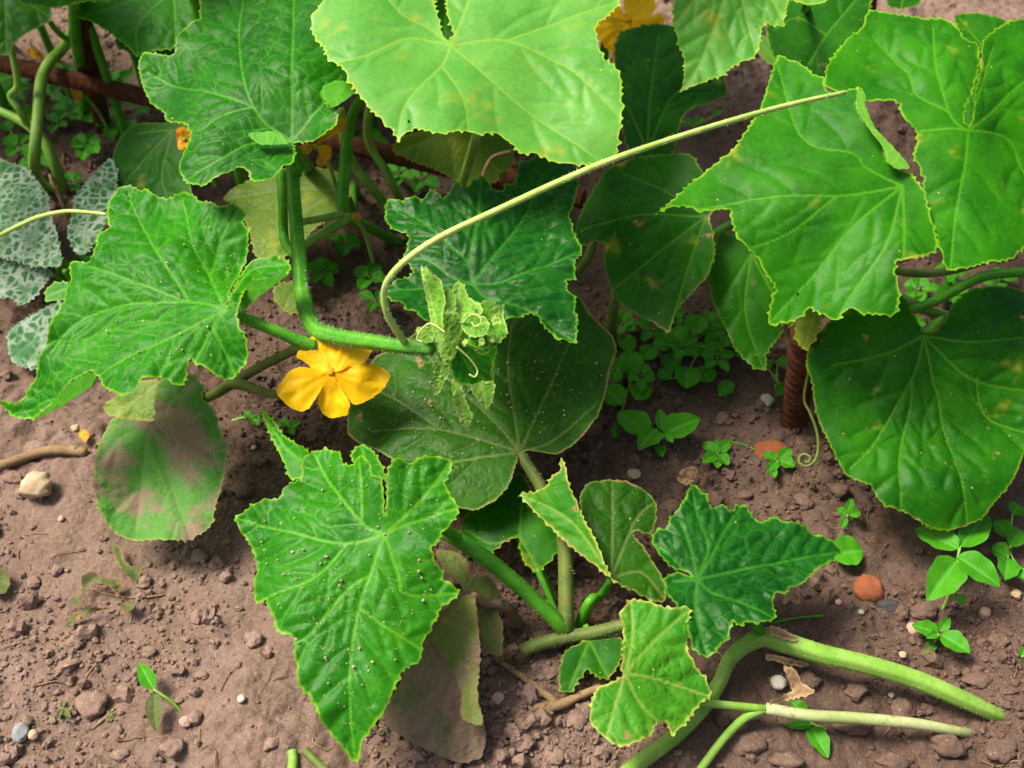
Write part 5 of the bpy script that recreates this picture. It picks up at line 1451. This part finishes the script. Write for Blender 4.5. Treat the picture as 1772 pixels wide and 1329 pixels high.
rock('pebble', 'tan lumpy pebble lying on bare soil left of the dusty leaf', 'pebble', 66, 850, 27, 25, 'pebble_tan', 5, 0.85, rough_=0.3, sink=0.25, rot=0.4)
rock('pebble', 'smooth oval grey pebble on bare soil', 'pebble', 38, 1271, 14, 18, 'pebble_grey', 3, 0.8, sink=0.25, rot=0.2)
rock('pebble', 'tiny brown pebble touching the smooth grey pebble', 'pebble', 60, 1274, 9, 9, 'pebble_tan', 8, 0.8)
rock('pebble', 'round whitish pebble in shade by the rusty stake', 'pebble', 1325, 698, 13, 11, 'pebble_white', 4, 0.9, sink=0.2)
rock('pebble', 'white pebble beside the dried curled leaf', 'pebble', 1346, 1184, 15, 12, 'pebble_white', 9, 0.8, sink=0.3)
rock('brick_chip', 'rounded red brick chip on open soil by the pointed dark leaf', 'brick', 1500, 1026, 27, 24, 'brick_red', 6, 0.8, rough_=0.12, sink=0.3)
rock('brick_chip', 'red brick chip in shade under the curling tendril', 'brick', 1333, 783, 30, 20, 'brick_red', 7, 0.5, rough_=0.2, sink=0.4)
rock('stone', 'dark grey stone next to the rounded red brick chip', 'stone', 1535, 1050, 20, 12, 'stone_dark', 11, 0.7)
for i, (x, y, r_, m_, lb) in enumerate([
    (1450, 1045, 6, 'stone_pink', 'small pink stone near the red brick chip'), (1489, 1061, 6, 'pebble_white', 'small white stone below the red brick chip'),
    (1577, 1091, 12, 'stone_pink', 'pinkish stone beside the small bright seedling'), (1703, 1062, 10, 'pebble_tan', 'tan stone on soil right of the seedlings'),
    (1561, 1135, 7, 'pebble_tan', 'small tan stone just above the thick pale stem'), (1756, 1030, 9, 'pebble_tan', 'orange tan stone at the weed cluster'),
    (418, 1212, 8, 'pebble_white', 'small whitish stone on bare soil below the star leaf lobe'), (440, 777, 5, 'pebble_white', 'tiny white stone in the shadow below the flower stalk'),
    (132, 744, 8, 'pebble_tan', 'small tan stone between pebble and dusty leaf'), (1541, 1205, 6, 'pebble_white', 'tiny round white stone under the thick pale stem'),
    (322, 1252, 11, 'stone_pink', 'pinkish clod stone beside the wilted olive leaf'), (862, 1212, 12, 'stone_pink', 'pinkish stone next to the dry brown twig'),
    (1097, 823, 12, 'pebble_tan', 'brownish stone in shade by the dark crinkled leaf'), (107, 900, 6, 'pebble_tan', 'tiny stone on flat soil below the tan pebble')]):
    rock('stone', lb, 'stone', x, y, r_, r_ * 0.85, m_, 30 + i, 0.75, sub=3, sink=0.3)

for i, (x, y, rx, ry) in enumerate([(300, 1295, 20, 15), (130, 1115, 16, 13), (160, 1225, 26, 22), (338, 1245, 14, 12), (345, 965, 14, 12), (390, 1000, 11, 9), (1480, 1260, 34, 16), (1560, 1230, 24, 18), (1640, 1290, 30, 22),
                                   (1730, 1300, 26, 18), (1480, 1200, 20, 15), (1400, 1180, 18, 14), (1290, 1290, 34, 22), (1360, 1320, 26, 16), (1545, 1320, 26, 14), (1690, 1180, 24, 14), (1725, 1110, 18, 12),
                                   (905, 1290, 18, 14), (960, 1310, 20, 14), (870, 1310, 12, 10), (1000, 1250, 16, 14), (1600, 1060, 22, 16), (60, 780, 22, 14), (20, 830, 18, 12), (250, 1010, 13, 11), (440, 1110, 15, 14),
                                   (470, 1290, 14, 11), (1160, 880, 18, 14), (1450, 850, 20, 14), (1390, 870, 18, 14), (1290, 860, 14, 10), (420, 850, 18, 14), (450, 800, 14, 12), (100, 990, 10, 9), (60, 1010, 12, 10),
                                   (350, 1170, 10, 8), (210, 1310, 16, 11), (260, 1130, 12, 8), (720, 1310, 14, 10), (1250, 1250, 14, 11)]):
    rock('soil_clod', 'rough brown soil clod lying on the loose soil', 'clod', x, y, rx, ry, 'soil_crumb', 60 + i, 0.7, sub=4, rough_=0.4, sink=0.35, group='loose soil clods')

# ------------------------------------------------------------------ dry scraps on the soil
def scrap(name, label, cat, pts, base, dz, n, mat, seed, k=(8, 8, 4), fold=0.4):
    z = float(gpt(base[0], base[1])[2]) + dz
    o, S = blade(name, None, pts, base, z, n, mat, [[base, pts[len(pts) // 2]]], k=k, wave=0.004, wl=0.012, rug=0.0010, tooth=0.0004, ripple=0.001, seed=seed, res=0.001, fold=fold, foldax=pts[len(pts) // 2])
    return tag(o, label, cat)


scrap('dry_leaf', 'crinkled tan dry leaf hanging between the two pale stems', 'leaf', [(1355, 1150), (1375, 1158), (1385, 1180), (1408, 1192), (1412, 1200), (1395, 1205), (1360, 1213), (1332, 1220), (1326, 1214), (1350, 1204), (1374, 1196), (1362, 1178)], (1372, 1188), 0.020, N_(30, 10), 'dry_leaf', 301)
scrap('dry_leaf', 'brown papery scrap clinging along the thick stem joint', 'leaf', [(1330, 1082), (1345, 1085), (1362, 1092), (1380, 1105), (1378, 1112), (1350, 1104), (1332, 1100)], (1350, 1098), 0.030, N_(30, 0), 'dry_leaf', 302)
scrap('dry_leaf', 'brown papery scrap under the thick stem joint', 'leaf', [(1325, 1130), (1360, 1138), (1400, 1146), (1402, 1154), (1370, 1152), (1345, 1146), (1322, 1140)], (1360, 1145), 0.012, N_(30, 0), 'dry_leaf', 303)
scrap('dry_leaf', 'orange brown dry scrap under the pointed dark leaf', 'leaf', [(1352, 1042), (1366, 1016), (1384, 1012), (1384, 1034), (1386, 1046), (1376, 1044), (1366, 1036), (1358, 1046)], (1374, 1028), 0.012, N_(40, 0), 'dry_leaf', 304)
scrap('dry_leaf', 'tan dry leaf scrap on shaded soil above the dark crinkled leaf', 'leaf', [(1172, 822), (1180, 812), (1204, 806), (1208, 812), (1202, 830), (1188, 840), (1174, 834)], (1190, 824), 0.010, N_(40, 0), 'dry_leaf', 305)
scrap('wilted_leaf', 'curled olive wilted leaf strip on bare soil', 'leaf', [(113, 1085), (118, 1070), (132, 1058), (160, 1050), (190, 1054), (162, 1058), (140, 1066), (124, 1086)], (140, 1064), 0.006, N_(30, 0), 'weed_leaf_wilted', 306)
scrap('wilted_leaf', 'crumpled olive wilted leaf above the curled strip', 'leaf', [(122, 1045), (128, 1030), (140, 1038), (140, 1000), (160, 988), (176, 1000), (206, 998), (212, 1016), (200, 1036), (196, 1018), (176, 1010), (150, 1010), (142, 1050)], (150, 1012), 0.006, N_(20, 0), 'weed_leaf_wilted', 307)
scrap('wilted_leaf', 'grey green wilted stalk fallen from the dusty leaf', 'leaf', [(196, 938), (208, 944), (212, 965), (226, 980), (245, 978), (243, 1000), (236, 1014), (226, 1000), (206, 982), (196, 960)], (214, 970), 0.007, N_(20, 0), 'weed_leaf_wilted', 308)
scrap('wilted_leaf', 'olive wilted leaf edge at the left on bare soil', 'leaf', [(-20, 985), (0, 982), (14, 992), (15, 1012), (6, 1026), (-20, 1030)], (0, 1005), 0.004, N_(20, 0), 'weed_leaf_wilted', 309)
scrap('wilted_leaf', 'small olive crumb of leaf beside the crumpled one', 'leaf', [(208, 1046), (222, 1038), (234, 1044), (230, 1056), (216, 1060)], (220, 1048), 0.004, N_(20, 0), 'weed_leaf_wilted', 310)
scrap('dry_leaf', 'orange crumb of petal on soil left of dusty leaf', 'petal', [(134, 750), (146, 742), (156, 752), (150, 766), (140, 764)], (145, 754), 0.003, N_(20, 0), 'petal_orange', 311)


def litter(name, label, pts, mat, r_px, cat='twig'):
    P = []
    for p in pts:
        q = gpt(p[0], p[1])
        P.append(q + np.array([0, 0, r_px * mm_px(q) * 0.6 + (p[2] if len(p) > 2 else 0)]))
    o = tube(name, None, P, [r_px * mm_px(P[0])] * len(P), mat, seg=8, bumpy=0.12)
    return tag(o, label, cat)


litter('dry_twig', 'thick soil-coloured dry root lying on soil left of dusty leaf', [(-20, 818), (30, 800), (70, 786), (110, 782), (150, 786)], 'stem_dry', 9)
litter('green_stalk', 'short green stalk piece under the star leaf tip', [(505, 1340), (508, 1318), (506, 1302)], 'stem_light', 9)
litter('green_stalk', 'short olive stalk piece leaning beside the star leaf tip', [(568, 1340), (545, 1318), (528, 1300)], 'stem_olive', 8)
litter('dry_root', 'thin pale root thread on bare soil beside the curled strip', [(140, 1018), (175, 1026), (215, 1034), (250, 1034), (285, 1030)], 'stem_dry', 2)
litter('dry_root', 'thin root thread crossing the crumbly soil by the twig', [(845, 1300), (880, 1272), (896, 1240), (890, 1225)], 'stem_dry', 1.6)
litter('dry_root', 'pale rootlet lying across the shaded soil by the twig', [(868, 1204), (900, 1212), (940, 1216)], 'stem_dry', 1.8)
litter('dry_root', 'short pale rootlet upright on soil below the wilted leaf', [(346, 1262), (345, 1280), (348, 1300)], 'stem_dry', 1.6)
litter('dry_root', 'thin bent root thread above the round soil lump', [(150, 1190), (148, 1175), (165, 1150), (175, 1135)], 'stem_dry', 1.6)
litter('grass_blade', 'thin green grass blade on soil under the dark crinkled leaf', [(1340, 1078), (1380, 1070), (1425, 1066)], 'stem_green', 2.0, 'grass')
litter('weed_runner', 'thin green runner trailing to the red brick chip', [(1262, 764), (1285, 770), (1310, 780)], 'stem_green', 1.8, 'runner')

# ------------------------------------------------------------------ crumbs of soil (uncountable)
def ico(sub):
    bm = bmesh.new()
    bmesh.ops.create_icosphere(bm, subdivisions=sub, radius=1.0)
    V = np.array([v.co[:] for v in bm.verts])
    F = np.array([[v.index for v in f.verts] for f in bm.faces])
    bm.free()
    return V, F


def crumbs(name, n, sub, smin, smax, seed, label):
    rs = np.random.default_rng(seed)
    V0, F0 = ico(sub)
    px = np.stack([rs.uniform(-420, 2200, n * 3), rs.uniform(-60, 1560, n * 3)], 1)
    d = rays(px)
    P = CAM + d * ((0 - CAM[2]) / d[:, 2])[:, None]
    dens = np.clip(fbm(P[:, 0] * 9 + 2, P[:, 1] * 9, 21, 3) * 1.5 + 0.35, 0.04, 1)
    P = P[rs.random(len(P)) < dens][:n]
    m = len(P)
    s = smin * (smax / smin) ** (rs.random(m) ** 2.2)
    vs, fs = [], []
    z = gz(P[:, 0], P[:, 1])
    for i in range(m):
        J = V0 * (1 + rs.uniform(-0.34, 0.3, (len(V0), 1))) * rs.uniform(0.55, 1.2, 3)
        a = rs.uniform(0, 6.28)
        c_, s_ = math.cos(a), math.sin(a)
        J = np.stack([J[:, 0] * c_ - J[:, 1] * s_, J[:, 0] * s_ + J[:, 1] * c_, J[:, 2]], 1) * s[i]
        vs.append(J + np.array([P[i, 0], P[i, 1], z[i] + s[i] * 0.35]))
        fs.append(F0 + i * len(V0))
    o = make(name, np.vstack(vs), np.vstack(fs), MATS['soil_crumb'], kind='stuff', smooth=False)
    o['label'] = label
    o['category'] = 'soil'
    return o


crumbs('soil_crumbs', 40000, 1, 0.0005, 0.0022, 1, 'fine loose crumbs of brown soil covering the ground')
crumbs('soil_lumps', 2200, 2, 0.0018, 0.0055, 2, 'small rough lumps of brown soil scattered over the ground')


def leaf_crumbs(S, n, poly, seed, label):
    """grains of soil lying on a leaf"""
    rs = np.random.default_rng(seed)
    V0, F0 = ico(1)
    poly = np.array(poly, float)
    lo, hi = poly.min(0), poly.max(0)
    px = rs.uniform(lo, hi, (n * 3, 2))
    px = px[inside(px, poly)][:n]
    uv = S.uv(px)
    P = S.pos(uv, S.W(uv[:, 0], uv[:, 1]) + 0.0008)
    vs, fs = [], []
    for i in range(len(P)):
        s = 0.00026 * (3.2 ** (rs.random() ** 3))
        vs.append(V0 * (1 + rs.uniform(-0.3, 0.3, (len(V0), 1))) * s + P[i])
        fs.append(F0 + i * len(V0))
    o = make('soil_grains', np.vstack(vs), np.vstack(fs), MATS['pebble_tan'], kind='stuff')
    o['label'] = label
    o['category'] = 'soil'
    return o


leaf_crumbs(ALL_SURF['star'], 260, [(440, 900), (560, 800), (760, 810), (770, 1020), (680, 1150), (610, 1280), (540, 1160), (460, 1010)], 5, 'grains of soil lying on the star shaped leaf')
leaf_crumbs(ALL_SURF['left'], 90, [(120, 640), (200, 520), (300, 420), (400, 370), (410, 440), (380, 560), (330, 620)], 6, 'grains of soil on the fresh green leaf beside the mottled squash')
leaf_crumbs(ALL_SURF['old'], 160, [(640, 700), (760, 620), (990, 560), (1040, 640), (980, 750), (900, 770), (700, 760)], 8, 'grains of soil on the dull old leaf under the growing tip')


def fibres(n, seed):
    """bits of straw, root and stalk strewn over the soil"""
    rs = np.random.default_rng(seed)
    vs, fs = [], []
    q = 0
    for _ in range(n):
        p = gpt(rs.uniform(-100, 1870), rs.uniform(500, 1400))
        a = rs.uniform(0, 6.28)
        L = rs.uniform(0.004, 0.018)
        r0 = rs.uniform(0.00012, 0.0004)
        pts = []
        for k in range(6):
            a += rs.normal() * 0.35
            pts.append(p.copy())
            p = p + np.array([math.cos(a), math.sin(a), 0]) * L / 5
        pts = np.array(pts)
        pts[:, 2] = gz(pts[:, 0], pts[:, 1]) + r0 + 0.0012 * rs.random()
        for k in range(6):
            t = pts[min(k + 1, 5)] - pts[max(k - 1, 0)]
            t /= np.linalg.norm(t)
            s1 = np.cross(t, [0, 0, 1.0])
            s1 /= np.linalg.norm(s1)
            s2 = np.cross(s1, t)
            for j in range(4):
                vs.append(pts[k] + r0 * (math.cos(j * 1.571) * s1 + math.sin(j * 1.571) * s2))
        for k in range(5):
            for j in range(4):
                fs.append((q + k * 4 + j, q + k * 4 + (j + 1) % 4, q + k * 4 + 4 + (j + 1) % 4, q + k * 4 + 4 + j))
        q += 24
    o = make('plant_litter', vs, fs, MATS['stem_dry'], kind='stuff')
    o['label'] = 'tiny dry straw and root fibres strewn over the soil'
    o['category'] = 'litter'


fibres(260, 77)
